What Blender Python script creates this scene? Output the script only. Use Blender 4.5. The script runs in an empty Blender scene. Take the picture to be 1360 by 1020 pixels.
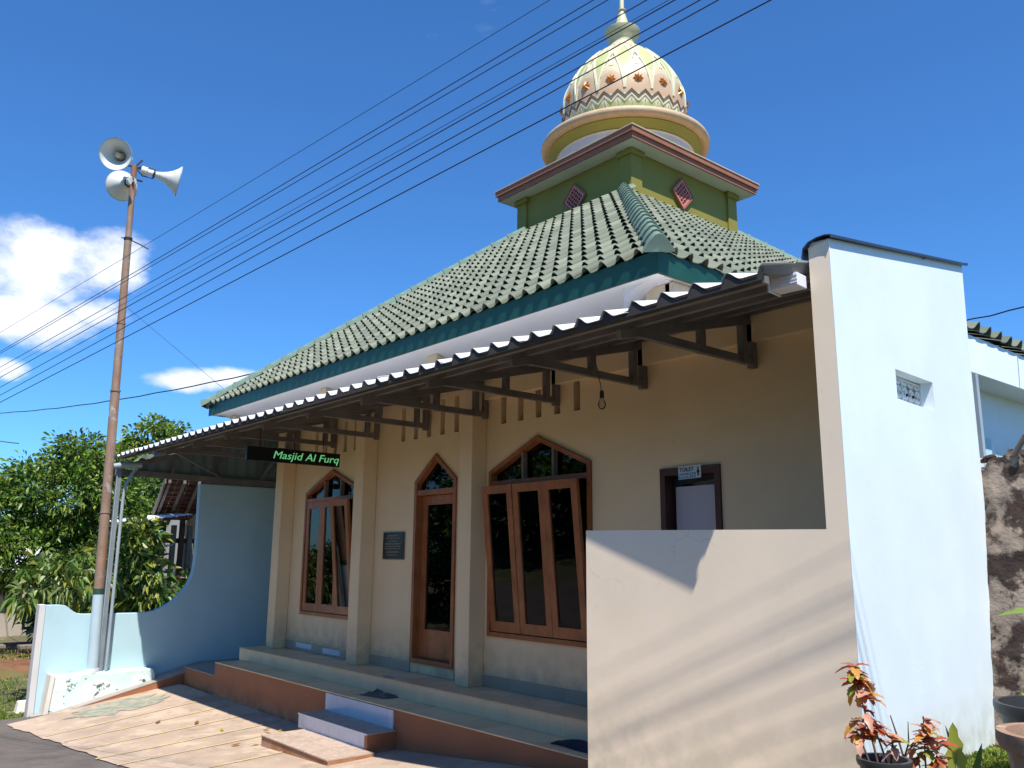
import bpy, math, random
import numpy as np
from mathutils import Vector, Matrix, noise as mnoise

random.seed(7)
rng = np.random.default_rng(7)
sc = bpy.context.scene
COL = sc.collection
R = math.radians

# ------------------------------------------------------------------ camera
cam = bpy.data.objects.new('camera', bpy.data.cameras.new('camera'))
COL.objects.link(cam)
CM = [[0.6431045, -0.1482546, -0.7512903],
      [0.7657363, 0.1347905, 0.6288716],
      [0.0080337, -0.9797204, 0.2002083]]
m = Matrix(((CM[0][0], -CM[0][1], -CM[0][2], 0), (CM[1][0], -CM[1][1], -CM[1][2], 0),
            (CM[2][0], -CM[2][1], -CM[2][2], 1.4), (0, 0, 0, 1)))
cam.matrix_world = m
cam.data.sensor_width = 36
cam.data.lens = 1125 / 1360 * 36
cam.data.clip_start = 0.05
cam.data.clip_end = 3000
sc.camera = cam

# ------------------------------------------------------------------ light
SUN = Vector((0.50, -0.23, 1.0)).normalized()
sun = bpy.data.objects.new('sun', bpy.data.lights.new('sun', 'SUN'))
COL.objects.link(sun)
sun.data.energy = 5.0
sun.data.angle = R(0.53)
sun.data.color = (1.0, 0.94, 0.86)
sun.rotation_euler = SUN.to_track_quat('Z', 'Y').to_euler()
sun.location = (8, -4, 14)
SUN_EL = math.asin(SUN.z)
SUN_ROT = math.pi / 2 - math.atan2(SUN.y, SUN.x)

world = bpy.data.worlds.new('World')
sc.world = world
world.use_nodes = True
wn, wl = world.node_tree.nodes, world.node_tree.links
wn.clear()
def N(t, **kw):
    n = wn.new(t)
    for k, v in kw.items():
        setattr(n, k, v)
    return n
sky = N('ShaderNodeTexSky', sky_type='NISHITA')
sky.sun_disc = False
sky.sun_elevation = SUN_EL
sky.sun_rotation = SUN_ROT
sky.altitude = 600
sky.air_density = 1.0
sky.dust_density = 0.35
sky.ozone_density = 2.6
tc = N('ShaderNodeTexCoord')
def mathn(op, a=None, b=None, clamp=False):
    n = N('ShaderNodeMath', operation=op)
    n.use_clamp = clamp
    for i, v in enumerate((a, b)):
        if v is None: continue
        if isinstance(v, (int, float)): n.inputs[i].default_value = v
        else: wl.new(v, n.inputs[i])
    return n.outputs[0]
def cloud_mask(direction, ax_r, ax_u, seed):
    """soft ellipse round a direction of the sky; returns 1 inside falling to <0 outside"""
    d = Vector(direction).normalized()
    r = d.cross(Vector((0, 0, 1))).normalized()
    u = r.cross(d)
    def dot(v):
        n = N('ShaderNodeVectorMath', operation='DOT_PRODUCT')
        wl.new(tc.outputs['Generated'], n.inputs[0]); n.inputs[1].default_value = v
        return n.outputs['Value']
    x = mathn('DIVIDE', dot(r), ax_r); y = mathn('DIVIDE', dot(u), ax_u)
    rr = mathn('ADD', mathn('MULTIPLY', x, x), mathn('MULTIPLY', y, y))
    front = mathn('GREATER_THAN', dot(d), 0.0)
    g = mathn('SUBTRACT', 1.0, rr)
    g = mathn('MULTIPLY', mathn('MAXIMUM', g, -1.0), front)
    return mathn('SUBTRACT', g, mathn('SUBTRACT', 1.0, front))
CLOUDS = [  # direction, half width, half height
    ((-0.9426, 0.1631, 0.2912), 0.080, 0.050), ((-0.9279, 0.2159, 0.3039), 0.050, 0.040),
    ((-0.9592, 0.1588, 0.2339), 0.075, 0.030), ((-0.945, 0.22, 0.25), 0.04, 0.02),
    ((-0.9199, 0.3428, 0.1906), 0.070, 0.017), ((-0.9349, 0.3029, 0.1848), 0.045, 0.015),
    ((-0.9727, 0.1432, 0.1825), 0.025, 0.014)]
tot = None
for i, (d, a, b) in enumerate(CLOUDS):
    mk = cloud_mask(d, a, b, i)
    tot = mk if tot is None else mathn('MAXIMUM', tot, mk)
def noise(scale, detail, rough, zs=1.6):
    mp = N('ShaderNodeMapping'); mp.inputs['Scale'].default_value = (1, 1, zs)
    wl.new(tc.outputs['Generated'], mp.inputs['Vector'])
    n = N('ShaderNodeTexNoise'); n.inputs['Scale'].default_value = scale
    n.inputs['Detail'].default_value = detail; n.inputs['Roughness'].default_value = rough
    wl.new(mp.outputs[0], n.inputs['Vector'])
    return n.outputs['Fac']
nz = noise(9, 12, 0.60)
dens = mathn('ADD', mathn('ADD', mathn('MULTIPLY', tot, 0.85), -0.05), mathn('MULTIPLY', mathn('SUBTRACT', nz, 0.5), 2.9))
ramp = N('ShaderNodeValToRGB')
ramp.color_ramp.elements[0].position = 0.0; ramp.color_ramp.elements[0].color = (0, 0, 0, 1)
ramp.color_ramp.elements[1].position = 0.85; ramp.color_ramp.elements[1].color = (1, 1, 1, 1)
ramp.color_ramp.interpolation = 'EASE'
wl.new(dens, ramp.inputs['Fac'])
# thin scattered wisps over the rest of the sky
nz2 = noise(3.2, 10, 0.62, 2.4)
wisp = mathn('MULTIPLY', mathn('MAXIMUM', mathn('SUBTRACT', nz2, 0.70), 0.0), 1.2, True)
cover = mathn('MAXIMUM', ramp.outputs['Color'], wisp)
cc = N('ShaderNodeValToRGB')
cc.color_ramp.elements[0].position = 0.25; cc.color_ramp.elements[0].color = (6.6, 7.2, 8.4, 1)
cc.color_ramp.elements[1].position = 0.62; cc.color_ramp.elements[1].color = (11.0, 11.2, 11.6, 1)
wl.new(noise(6, 6, 0.5), cc.inputs['Fac'])
tint = N('ShaderNodeMix', data_type='RGBA', blend_type='MULTIPLY')
tint.inputs['Factor'].default_value = 1.0
tint.inputs['B'].default_value = (0.54, 1.10, 1.66, 1)
wl.new(sky.outputs['Color'], tint.inputs['A'])
mixc = N('ShaderNodeMix', data_type='RGBA')
wl.new(cover, mixc.inputs['Factor'])
wl.new(tint.outputs['Result'], mixc.inputs['A'])
wl.new(cc.outputs['Color'], mixc.inputs['B'])
bg = N('ShaderNodeBackground'); bg.inputs['Strength'].default_value = 0.079
wo = N('ShaderNodeOutputWorld')
wl.new(mixc.outputs['Result'], bg.inputs['Color']); wl.new(bg.outputs[0], wo.inputs['Surface'])

sc.view_settings.view_transform = 'Standard'
sc.view_settings.look = 'None'
sc.view_settings.gamma = 1
sc.view_settings.exposure = 0.6
sc.view_settings.use_curve_mapping = False
sc.cycles.max_bounces = 8
sc.cycles.transparent_max_bounces = 12

# ------------------------------------------------------------------ materials
def pm(name, col, rough=0.75, var=0.12, scale=3.0, bump=0.15, bscale=60.0, metal=0.0, spec=0.4,
       spots=None, streak=None, bdist=0.004, alt=None, coat=0.0, island=0.0, cracks=None, dirt=None):
    """procedural material: base colour with soft mottling, optional spots / vertical streaks of another
    colour = (colour, scale, threshold, softness, amount), and fine bump"""
    mt = bpy.data.materials.new(name)
    mt.use_nodes = True
    nt = mt.node_tree; n = nt.nodes; l = nt.links
    b = n['Principled BSDF']
    b.inputs['Roughness'].default_value = rough
    b.inputs['Metallic'].default_value = metal
    b.inputs['Specular IOR Level'].default_value = spec
    b.inputs['Coat Weight'].default_value = coat
    t = n.new('ShaderNodeTexCoord')
    def nse(sc_, det=6, vec=None, ro=0.6):
        x = n.new('ShaderNodeTexNoise'); x.inputs['Scale'].default_value = sc_
        x.inputs['Detail'].default_value = det; x.inputs['Roughness'].default_value = ro
        l.new(vec or t.outputs['Object'], x.inputs['Vector']); return x.outputs['Fac']
    mixn = n.new('ShaderNodeMix'); mixn.data_type = 'RGBA'
    c = Vector(col[:3])
    lo = [max(0, v * (1 - var)) for v in c]; hi = [min(1, v * (1 + var)) for v in c]
    if alt: hi = list(alt)
    mixn.inputs['A'].default_value = (*lo, 1); mixn.inputs['B'].default_value = (*hi, 1)
    rmp = n.new('ShaderNodeMapRange'); rmp.inputs['From Min'].default_value = 0.3; rmp.inputs['From Max'].default_value = 0.7
    l.new(nse(scale), rmp.inputs['Value']); l.new(rmp.outputs[0], mixn.inputs['Factor'])
    out = mixn.outputs['Result']
    for kind, spc in (('spots', spots), ('streak', streak)):
        if not spc: continue
        for (c2, s2, th, soft, amt) in (spc if isinstance(spc, list) else [spc]):
            vec = None
            if kind == 'streak':
                mp = n.new('ShaderNodeMapping'); mp.inputs['Scale'].default_value = (1, 1, 0.12)
                l.new(t.outputs['Object'], mp.inputs['Vector']); vec = mp.outputs[0]
            f = nse(s2, 8, vec, 0.65)
            r2 = n.new('ShaderNodeMapRange'); r2.inputs['From Min'].default_value = th
            r2.inputs['From Max'].default_value = th + soft; r2.inputs['To Max'].default_value = amt
            l.new(f, r2.inputs['Value'])
            m2 = n.new('ShaderNodeMix'); m2.data_type = 'RGBA'
            l.new(r2.outputs[0], m2.inputs['Factor']); l.new(out, m2.inputs['A'])
            m2.inputs['B'].default_value = (*c2[:3], 1)
            out = m2.outputs['Result']
    def mixin(fac, col2, src):
        m3 = n.new('ShaderNodeMix'); m3.data_type = 'RGBA'
        l.new(fac, m3.inputs['Factor']); l.new(src, m3.inputs['A']); m3.inputs['B'].default_value = (*col2[:3], 1)
        return m3.outputs['Result']
    def mth(op, a, b_):
        x = n.new('ShaderNodeMath'); x.operation = op; x.use_clamp = True
        for i_, v_ in enumerate((a, b_)):
            if isinstance(v_, (int, float)): x.inputs[i_].default_value = v_
            else: l.new(v_, x.inputs[i_])
        return x.outputs[0]
    if cracks:      # (colour, cell scale, width)
        dn = n.new('ShaderNodeTexNoise'); dn.inputs['Scale'].default_value = 2.5; dn.inputs['Detail'].default_value = 8
        l.new(t.outputs['Object'], dn.inputs['Vector'])
        ad = n.new('ShaderNodeVectorMath'); ad.operation = 'ADD'; l.new(t.outputs['Object'], ad.inputs[0]); l.new(dn.outputs['Color'], ad.inputs[1])
        vo = n.new('ShaderNodeTexVoronoi'); vo.feature = 'DISTANCE_TO_EDGE'; vo.inputs['Scale'].default_value = cracks[1]
        l.new(ad.outputs[0], vo.inputs['Vector'])
        r4 = n.new('ShaderNodeMapRange'); r4.inputs['From Min'].default_value = 0.0; r4.inputs['From Max'].default_value = cracks[2]
        r4.inputs['To Min'].default_value = 0.42; r4.inputs['To Max'].default_value = 0.0; l.new(vo.outputs['Distance'], r4.inputs['Value'])
        r5 = n.new('ShaderNodeMapRange'); r5.inputs['From Min'].default_value = 0.52; r5.inputs['From Max'].default_value = 0.60; l.new(nse(0.9, 3), r5.inputs['Value'])
        out = mixin(mth('MULTIPLY', r4.outputs[0], r5.outputs[0]), cracks[0], out)
    if dirt:        # (colour, low z, high z) splash dirt that climbs unevenly from the ground
        sx = n.new('ShaderNodeSeparateXYZ'); l.new(t.outputs['Object'], sx.inputs[0])
        r6 = n.new('ShaderNodeMapRange'); r6.inputs['From Min'].default_value = dirt[2]; r6.inputs['From Max'].default_value = dirt[1]
        l.new(sx.outputs['Z'], r6.inputs['Value'])
        r7 = n.new('ShaderNodeMapRange'); r7.inputs['From Min'].default_value = 0.38; r7.inputs['From Max'].default_value = 0.62; l.new(nse(6, 8), r7.inputs['Value'])
        out = mixin(mth('MULTIPLY', mth('MULTIPLY', r6.outputs[0], r7.outputs[0]), 0.8), dirt[0], out)
    if island:
        gi = n.new('ShaderNodeNewGeometry'); oi = n.new('ShaderNodeObjectInfo')
        fr_ = n.new('ShaderNodeMath'); fr_.operation = 'FRACT'
        ad2 = n.new('ShaderNodeMath'); ad2.operation = 'ADD'; l.new(gi.outputs['Random Per Island'], ad2.inputs[0]); l.new(oi.outputs['Random'], ad2.inputs[1])
        l.new(ad2.outputs[0], fr_.inputs[0])
        hv_ = n.new('ShaderNodeHueSaturation'); r8 = n.new('ShaderNodeMapRange'); r8.inputs['To Min'].default_value = 1 - island; r8.inputs['To Max'].default_value = 1 + island
        l.new(fr_.outputs[0], r8.inputs['Value']); l.new(r8.outputs[0], hv_.inputs['Value']); l.new(out, hv_.inputs['Color'])
        out = hv_.outputs['Color']
    l.new(out, b.inputs['Base Color'])
    if bump:
        bp = n.new('ShaderNodeBump'); bp.inputs['Strength'].default_value = bump
        bp.inputs['Distance'].default_value = bdist
        l.new(nse(bscale, 5), bp.inputs['Height']); l.new(bp.outputs[0], b.inputs['Normal'])
    return mt

def glassmat(name, tintc, t_amt):
    mt = bpy.data.materials.new(name); mt.use_nodes = True
    n = mt.node_tree.nodes; l = mt.node_tree.links; n.clear()
    o = n.new('ShaderNodeOutputMaterial'); tr = n.new('ShaderNodeBsdfTransparent')
    tr.inputs['Color'].default_value = (*[v * t_amt for v in tintc], 1)
    gl = n.new('ShaderNodeBsdfGlossy'); gl.inputs['Roughness'].default_value = 0.015
    gl.inputs['Color'].default_value = (0.9, 0.9, 0.9, 1)
    fr = n.new('ShaderNodeFresnel'); fr.inputs['IOR'].default_value = 1.42
    mx = n.new('ShaderNodeMixShader')
    l.new(fr.outputs[0], mx.inputs[0]); l.new(tr.outputs[0], mx.inputs[1]); l.new(gl.outputs[0], mx.inputs[2])
    l.new(mx.outputs[0], o.inputs['Surface'])
    return mt

def leafmat(name, col, var=0.3, trans=0.35):
    mt = bpy.data.materials.new(name); mt.use_nodes = True
    n = mt.node_tree.nodes; l = mt.node_tree.links
    b = n['Principled BSDF']; b.inputs['Roughness'].default_value = 0.42
    b.inputs['Specular IOR Level'].default_value = 0.45
    g = n.new('ShaderNodeTexCoord'); x = n.new('ShaderNodeTexNoise')
    x.inputs['Scale'].default_value = 1.7; x.inputs['Detail'].default_value = 6
    l.new(g.outputs['Object'], x.inputs['Vector'])
    mx = n.new('ShaderNodeMix'); mx.data_type = 'RGBA'
    mx.inputs['A'].default_value = (*[v * (1 - var) for v in col], 1)
    mx.inputs['B'].default_value = (*[v * (1 + var) for v in col], 1)
    l.new(x.outputs['Fac'], mx.inputs['Factor'])
    l.new(mx.outputs['Result'], b.inputs['Base Color'])
    td = n.new('ShaderNodeBsdfTranslucent'); l.new(mx.outputs['Result'], td.inputs['Color'])
    ms = n.new('ShaderNodeMixShader'); ms.inputs[0].default_value = trans
    o = n['Material Output']
    l.new(b.outputs[0], ms.inputs[1]); l.new(td.outputs[0], ms.inputs[2]); l.new(ms.outputs[0], o.inputs['Surface'])
    return mt

def emis(name, col, s):
    mt = bpy.data.materials.new(name); mt.use_nodes = True
    b = mt.node_tree.nodes['Principled BSDF']
    b.inputs['Base Color'].default_value = (0.01, 0.02, 0.01, 1)
    b.inputs['Emission Color'].default_value = (*col, 1); b.inputs['Emission Strength'].default_value = s
    return mt

M = {}
M['cream'] = pm('cream_paint', (0.77, 0.585, 0.345), 0.6, 0.05, 1.6, 0.12, 90, dirt=((0.42, 0.33, 0.22), 0.0, 0.55), cracks=((0.45, 0.36, 0.22), 0.9, 0.006), spots=((0.66, 0.50, 0.30), 0.9, 0.6, 0.2, 0.35))
M['low'] = pm('low_wall_paint', (0.78, 0.655, 0.49), 0.75, 0.06, 1.3, 0.10, 45, cracks=((0.42, 0.35, 0.27), 1.3, 0.008), dirt=((0.45, 0.43, 0.30), -0.2, 0.7),
              spots=[((0.50, 0.46, 0.36), 1.7, 0.60, 0.16, 0.45), ((0.25, 0.2, 0.16), 9.0, 0.73, 0.03, 0.55), ((0.74, 0.68, 0.60), 5.0, 0.62, 0.06, 0.3)])
M['white'] = pm('white_blue_limewash', (0.68, 0.77, 0.81), 0.75, 0.05, 1.4, 0.2, 50, dirt=((0.42, 0.42, 0.30), 0.1, 0.55),
                streak=((0.60, 0.66, 0.64), 5.0, 0.63, 0.12, 0.35), spots=((0.62, 0.74, 0.82), 0.8, 0.55, 0.2, 0.5))
M['blue'] = pm('light_blue_paint', (0.43, 0.61, 0.66), 0.65, 0.05, 1.4, 0.15, 60,
               spots=[((0.33, 0.50, 0.58), 1.1, 0.56, 0.2, 0.5), ((0.20, 0.30, 0.34), 2.4, 0.70, 0.05, 0.5)])
M['plinth'] = pm('peeling_mint_paint', (0.60, 0.74, 0.70), 0.8, 0.10, 3, 0.5, 25,
                 spots=[((0.78, 0.80, 0.76), 5, 0.5, 0.08, 0.7), ((0.05, 0.07, 0.06), 5.5, 0.60, 0.03, 0.95)])
M['brown'] = pm('brown_red_paint', (0.32, 0.125, 0.055), 0.7, dirt=((0.42, 0.28, 0.18), -0.05, 0.12), var=0.15, scale=2.2, bump=0.2, bscale=70, spots=((0.33, 0.17, 0.10), 3, 0.58, 0.15, 0.5))
M['floor'] = pm('glazed_floor_tile', (0.70, 0.49, 0.28), 0.36, 0.08, 4, 0.03, 90, spec=0.3, spots=((0.42, 0.35, 0.25), 18, 0.6, 0.1, 0.4))
M['floor2'] = pm('glazed_floor_tile_pale', (0.80, 0.58, 0.34), 0.36, 0.08, 4, 0.03, 90, spec=0.3, spots=((0.45, 0.38, 0.28), 18, 0.6, 0.1, 0.4))
M['grout'] = pm('grout', (0.22, 0.19, 0.15), 0.9)
M['treadt'] = pm('striped_step_tile', (0.42, 0.32, 0.25), 0.5, 0.15, 9, 0.1, 60, streak=((0.55, 0.46, 0.38), 16, 0.5, 0.1, 0.5))
M['rampt'] = pm('grey_ramp_tile', (0.34, 0.29, 0.26), 0.6, 0.12, 6, 0.1, 60, spots=((0.24, 0.21, 0.19), 4, 0.55, 0.15, 0.5))
M['whitetile'] = pm('white_glazed_tile', (0.62, 0.66, 0.72), 0.2, 0.05, 7, 0.02, 60)
M['skirt'] = pm('grey_glazed_tile', (0.36, 0.31, 0.23), 0.3, 0.08, 4, 0.03, 60)
M['wood'] = pm('varnished_red_wood', (0.34, 0.115, 0.038), 0.38, 0.22, 4, 0.15, 40, streak=((0.20, 0.06, 0.022), 22, 0.5, 0.15, 0.6))
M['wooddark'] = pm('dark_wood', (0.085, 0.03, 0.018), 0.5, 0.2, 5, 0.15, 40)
M['glass'] = glassmat('dark_window_glass', (0.75, 0.85, 0.9), 0.55)
M['dark'] = pm('dark_room_surface', (0.05, 0.045, 0.04), 0.9)
M['steel'] = pm('dull_steel_channel', (0.20, 0.185, 0.17), 0.5, 0.25, 3, 0.15, 50, metal=0.35, spots=((0.16, 0.08, 0.05), 5, 0.6, 0.12, 0.5))
M['sheet'] = pm('painted_corrugated_sheet', (0.62, 0.62, 0.60), 0.5, 0.08, 2.0, 0.05, 50, spots=((0.40, 0.36, 0.32), 3.1, 0.58, 0.15, 0.5))
M['post'] = pm('blue_grey_post_paint', (0.20, 0.23, 0.25), 0.5, 0.2, 3, 0.15, 40)
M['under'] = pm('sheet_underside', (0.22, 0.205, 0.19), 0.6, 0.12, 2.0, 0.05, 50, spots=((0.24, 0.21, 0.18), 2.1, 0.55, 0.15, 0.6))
M['pipe'] = pm('grey_pvc', (0.30, 0.36, 0.40), 0.45, 0.12, 3, 0.1, 50)
M['pvc'] = pm('white_pvc_plastic', (0.68, 0.69, 0.74), 0.4, 0.05)
M['rust'] = pm('rusty_painted_pole', (0.27, 0.185, 0.13), 0.6, 0.15, 5, 0.25, 30,
               streak=[((0.24, 0.10, 0.05), 5, 0.50, 0.10, 0.85)], spots=[((0.45, 0.44, 0.42), 3, 0.56, 0.1, 0.8), ((0.12, 0.06, 0.04), 9, 0.62, 0.06, 0.8)])
M['poleblue'] = pm('pale_blue_pole_paint', (0.42, 0.54, 0.60), 0.55, 0.10, 3, 0.15, 30)
M['poleband'] = pm('dark_green_band', (0.02, 0.07, 0.05), 0.6)
M['horn'] = pm('horn_grey_white', (0.60, 0.62, 0.58), 0.45, 0.06, 4, 0.05)
M['horncore'] = pm('horn_inner_cream', (0.60, 0.50, 0.34), 0.5, 0.1)
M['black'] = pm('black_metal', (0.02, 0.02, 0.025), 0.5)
M['navy'] = pm('dark_blue_coping_metal', (0.035, 0.045, 0.07), 0.4, 0.2, 3, 0.1, 40, metal=0.3)
M['wire'] = pm('wire_black', (0.015, 0.015, 0.03), 0.6)
M['tile'] = pm('glazed_green_roof_tile', (0.118, 0.142, 0.098), 0.6, island=0.22, var=0.16, scale=0.9, bump=0.12, bscale=40, spec=0.5,
               spots=[((0.20, 0.225, 0.165), 2.2, 0.55, 0.15, 0.6), ((0.10, 0.12, 0.09), 11, 0.64, 0.06, 0.6)])
M['tileB'] = pm('glazed_green_roof_tile_pale', (0.148, 0.168, 0.118), 0.6, 0.14, 1.3, 0.12, 40, island=0.24, spec=0.5,
                spots=((0.12, 0.14, 0.10), 10, 0.64, 0.06, 0.6))
M['ridge'] = pm('green_ridge_tile', (0.15, 0.215, 0.16), 0.4, 0.16, 3, 0.15, 30,
                spots=[((0.34, 0.38, 0.30), 5, 0.57, 0.12, 0.8), ((0.05, 0.08, 0.06), 8, 0.66, 0.05, 0.6)])
M['fascia'] = pm('dark_green_fascia_paint', (0.007, 0.052, 0.036), 0.45, 0.16, 2.5, 0.1, 30, spots=((0.018, 0.095, 0.072), 6, 0.6, 0.1, 0.5))
M['cove'] = pm('white_cove_paint', (0.70, 0.68, 0.70), 0.7, 0.05, 1.5, 0.1, 50)
M['head'] = pm('cream_column_head', (0.66, 0.53, 0.37), 0.6, 0.04)
M['olive'] = pm('olive_green_paint', (0.225, 0.195, 0.030), 0.6, 0.08, 1.4, 0.15, 50, spots=((0.15, 0.18, 0.04), 1.2, 0.58, 0.2, 0.5))
M['olive2'] = pm('yellow_olive_paint', (0.26, 0.255, 0.055), 0.55, 0.08, 2)
M['moulding'] = pm('brown_pink_moulding', (0.30, 0.118, 0.068), 0.55, 0.12, 3)
M['peach'] = pm('peach_moulding', (0.50, 0.36, 0.22), 0.55, 0.12, 4, spots=((0.45, 0.27, 0.18), 6, 0.58, 0.1, 0.5))
M['soffit'] = pm('grey_white_soffit', (0.52, 0.54, 0.48), 0.7, 0.05)
M['pinklat'] = pm('pink_vent_block', (0.55, 0.20, 0.17), 0.6, 0.1)
M['domeb'] = pm('dome_cream_pink', (0.54, 0.465, 0.30), 0.45, 0.08, 2.2, 0.08, 40, spec=0.5)
M['domep'] = pm('dome_pink_base', (0.54, 0.37, 0.23), 0.45, 0.10, 2.2, 0.08, 40)
M['domeg'] = pm('dome_pale_green', (0.42, 0.45, 0.19), 0.45, 0.08, 3)
M['domefin'] = pm('finial_cream_green', (0.52, 0.50, 0.30), 0.45, 0.08, 3)
M['domew'] = pm('dome_white_relief', (0.62, 0.60, 0.41), 0.45, 0.05)
M['domed'] = pm('dome_grey_line', (0.20, 0.18, 0.13), 0.5, 0.1)
M['zig'] = pm('zigzag_brown', (0.20, 0.13, 0.08), 0.5, 0.15)
M['gold'] = pm('star_copper_gold', (0.50, 0.19, 0.035), 0.35, 0.2, 6, metal=0.25)
M['drum'] = pm('pale_drum_paint', (0.62, 0.58, 0.55), 0.6, 0.05)
M['asphalt'] = pm('worn_asphalt', (0.115, 0.098, 0.085), 0.9, 0.25, 2.2, 0.7, 130, bdist=0.006, spots=[((0.20, 0.18, 0.16), 45, 0.58, 0.06, 0.6), ((0.06, 0.05, 0.045), 1.6, 0.56, 0.1, 0.6)])
M['apron'] = pm('apron_concrete', (0.41, 0.31, 0.23), 0.85, 0.20, 1.3, 0.8, 60, bdist=0.008,
                spots=[((0.50, 0.40, 0.29), 2.6, 0.52, 0.12, 0.8), ((0.22, 0.165, 0.12), 4.2, 0.56, 0.10, 0.45), ((0.16, 0.12, 0.09), 22, 0.68, 0.05, 0.6)])
M['moss'] = pm('green_grey_patch', (0.24, 0.25, 0.19), 0.85, 0.3, 9, 0.6, 40, spots=((0.40, 0.34, 0.26), 7, 0.5, 0.08, 0.7))
M['yellow'] = pm('faded_yellow_line', (0.55, 0.40, 0.15), 0.8, 0.15, 4, spots=((0.42, 0.33, 0.23), 9, 0.43, 0.1, 0.95))
M['ground'] = pm('dry_grassy_soil', (0.16, 0.135, 0.07), 0.95, 0.3, 0.6, 0.8, 30, bdist=0.02, alt=(0.075, 0.10, 0.03),
                 spots=[((0.25, 0.20, 0.13), 0.9, 0.56, 0.1, 0.8), ((0.19, 0.08, 0.045), 1.6, 0.64, 0.06, 0.7)])
M['stone'] = pm('mouldy_render', (0.24, 0.19, 0.15), 0.95, 0.25, 3, 0.9, 34, bdist=0.012,
                spots=[((0.025, 0.015, 0.012), 2.6, 0.46, 0.06, 0.95), ((0.30, 0.25, 0.20), 3.2, 0.57, 0.06, 0.85), ((0.055, 0.03, 0.022), 8, 0.56, 0.05, 0.8)])
M['terra'] = pm('old_terracotta', (0.29, 0.185, 0.125), 0.92, 0.2, 6, 0.6, 60, spec=0.15, spots=[((0.42, 0.35, 0.28), 9, 0.52, 0.1, 0.7), ((0.10, 0.07, 0.05), 6, 0.58, 0.08, 0.7)])
M['blackpot'] = pm('black_plastic_pot', (0.03, 0.03, 0.032), 0.45, 0.2, 5, spots=((0.09, 0.085, 0.08), 4, 0.55, 0.12, 0.7))
M['soil'] = pm('potting_soil', (0.06, 0.04, 0.028), 0.95, 0.4, 20, 0.8, 60, bdist=0.01)
M['stem'] = pm('dark_stem', (0.10, 0.055, 0.035), 0.8)
M['bark'] = pm('grey_bark', (0.13, 0.10, 0.075), 0.9, 0.3, 6, 0.6, 30, bdist=0.01)
M['twood'] = pm('grey_old_timber', (0.20, 0.165, 0.13), 0.85, 0.2, 6, 0.4, 30)
M['redtile'] = pm('dusty_red_tile', (0.22, 0.085, 0.055), 0.8, 0.25, 5, 0.3, 30)
M['whitewall'] = pm('dull_white_wall', (0.58, 0.57, 0.55), 0.8, 0.08, 1.2)
M['beige'] = pm('beige_house_wall', (0.42, 0.36, 0.29), 0.85, 0.1, 1)
M['palezinc'] = pm('pale_zinc_sheet', (0.66, 0.70, 0.76), 0.5, 0.08, 2)
M['whitestone'] = pm('whitewashed_concrete', (0.70, 0.66, 0.58), 0.85, 0.1, 5, 0.4, 30)
M['signblack'] = pm('led_panel_black', (0.006, 0.008, 0.008), 0.35)
M['led'] = emis('led_green', (0.20, 0.80, 0.30), 0.42)
M['leddim'] = emis('led_green_dim', (0.05, 0.5, 0.15), 0.10)
M['plaque'] = pm('dark_granite', (0.028, 0.026, 0.026), 0.25, 0.3, 30)
M['plaquetxt'] = pm('plaque_engraving', (0.26, 0.22, 0.15), 0.5)
M['signwhite'] = pm('sign_white', (0.62, 0.66, 0.66), 0.5, 0.03)
M['signblue'] = pm('sign_blue', (0.03, 0.26, 0.48), 0.5, 0.03)
M['doorwhite'] = pm('white_door_paint', (0.50, 0.47, 0.49), 0.55, 0.06, 1.5)
M['bulb'] = glassmat('clear_bulb_glass', (1, 1, 1), 0.86)
M['mat'] = pm('dark_blue_mat', (0.012, 0.022, 0.055), 0.9, 0.2, 20)
M['rag'] = pm('grey_rag', (0.14, 0.12, 0.10), 0.9, 0.4, 18, 0.5, 60)
M['card'] = pm('pale_card', (0.55, 0.50, 0.42), 0.8)
M['dryleaf'] = leafmat('dry_brown_leaf', (0.28, 0.13, 0.04))
M['yelleaf'] = leafmat('yellow_leaf', (0.48, 0.38, 0.05))
M['g1'] = leafmat('leaf_mid_green', (0.10, 0.195, 0.028))
M['g2'] = leafmat('leaf_bright_green', (0.20, 0.32, 0.045))
M['g3'] = leafmat('leaf_dark_green', (0.036, 0.078, 0.016))
M['g4'] = leafmat('leaf_yellow_green', (0.30, 0.32, 0.05))
M['g5'] = leafmat('leaf_pale_green', (0.26, 0.33, 0.12))
M['cr1'] = leafmat('leaf_rust_red', (0.42, 0.10, 0.045), 0.35, 0.4)
M['cr2'] = leafmat('leaf_orange', (0.60, 0.30, 0.06), 0.35, 0.4)
M['cr3'] = leafmat('leaf_pinkish', (0.62, 0.32, 0.22), 0.35, 0.4)
M['grass'] = leafmat('grass_blade', (0.13, 0.19, 0.03), 0.4, 0.3)
M['cloth'] = pm('pale_blue_cloth', (0.50, 0.62, 0.66), 0.8, 0.1, 4)
M['floral'] = pm('floral_cloth', (0.55, 0.5, 0.5), 0.8, 0.2, 8, 0, 10, spots=[((0.45, 0.05, 0.09), 7, 0.54, 0.04, 0.95), ((0.06, 0.16, 0.05), 9, 0.55, 0.04, 0.9)])

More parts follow.
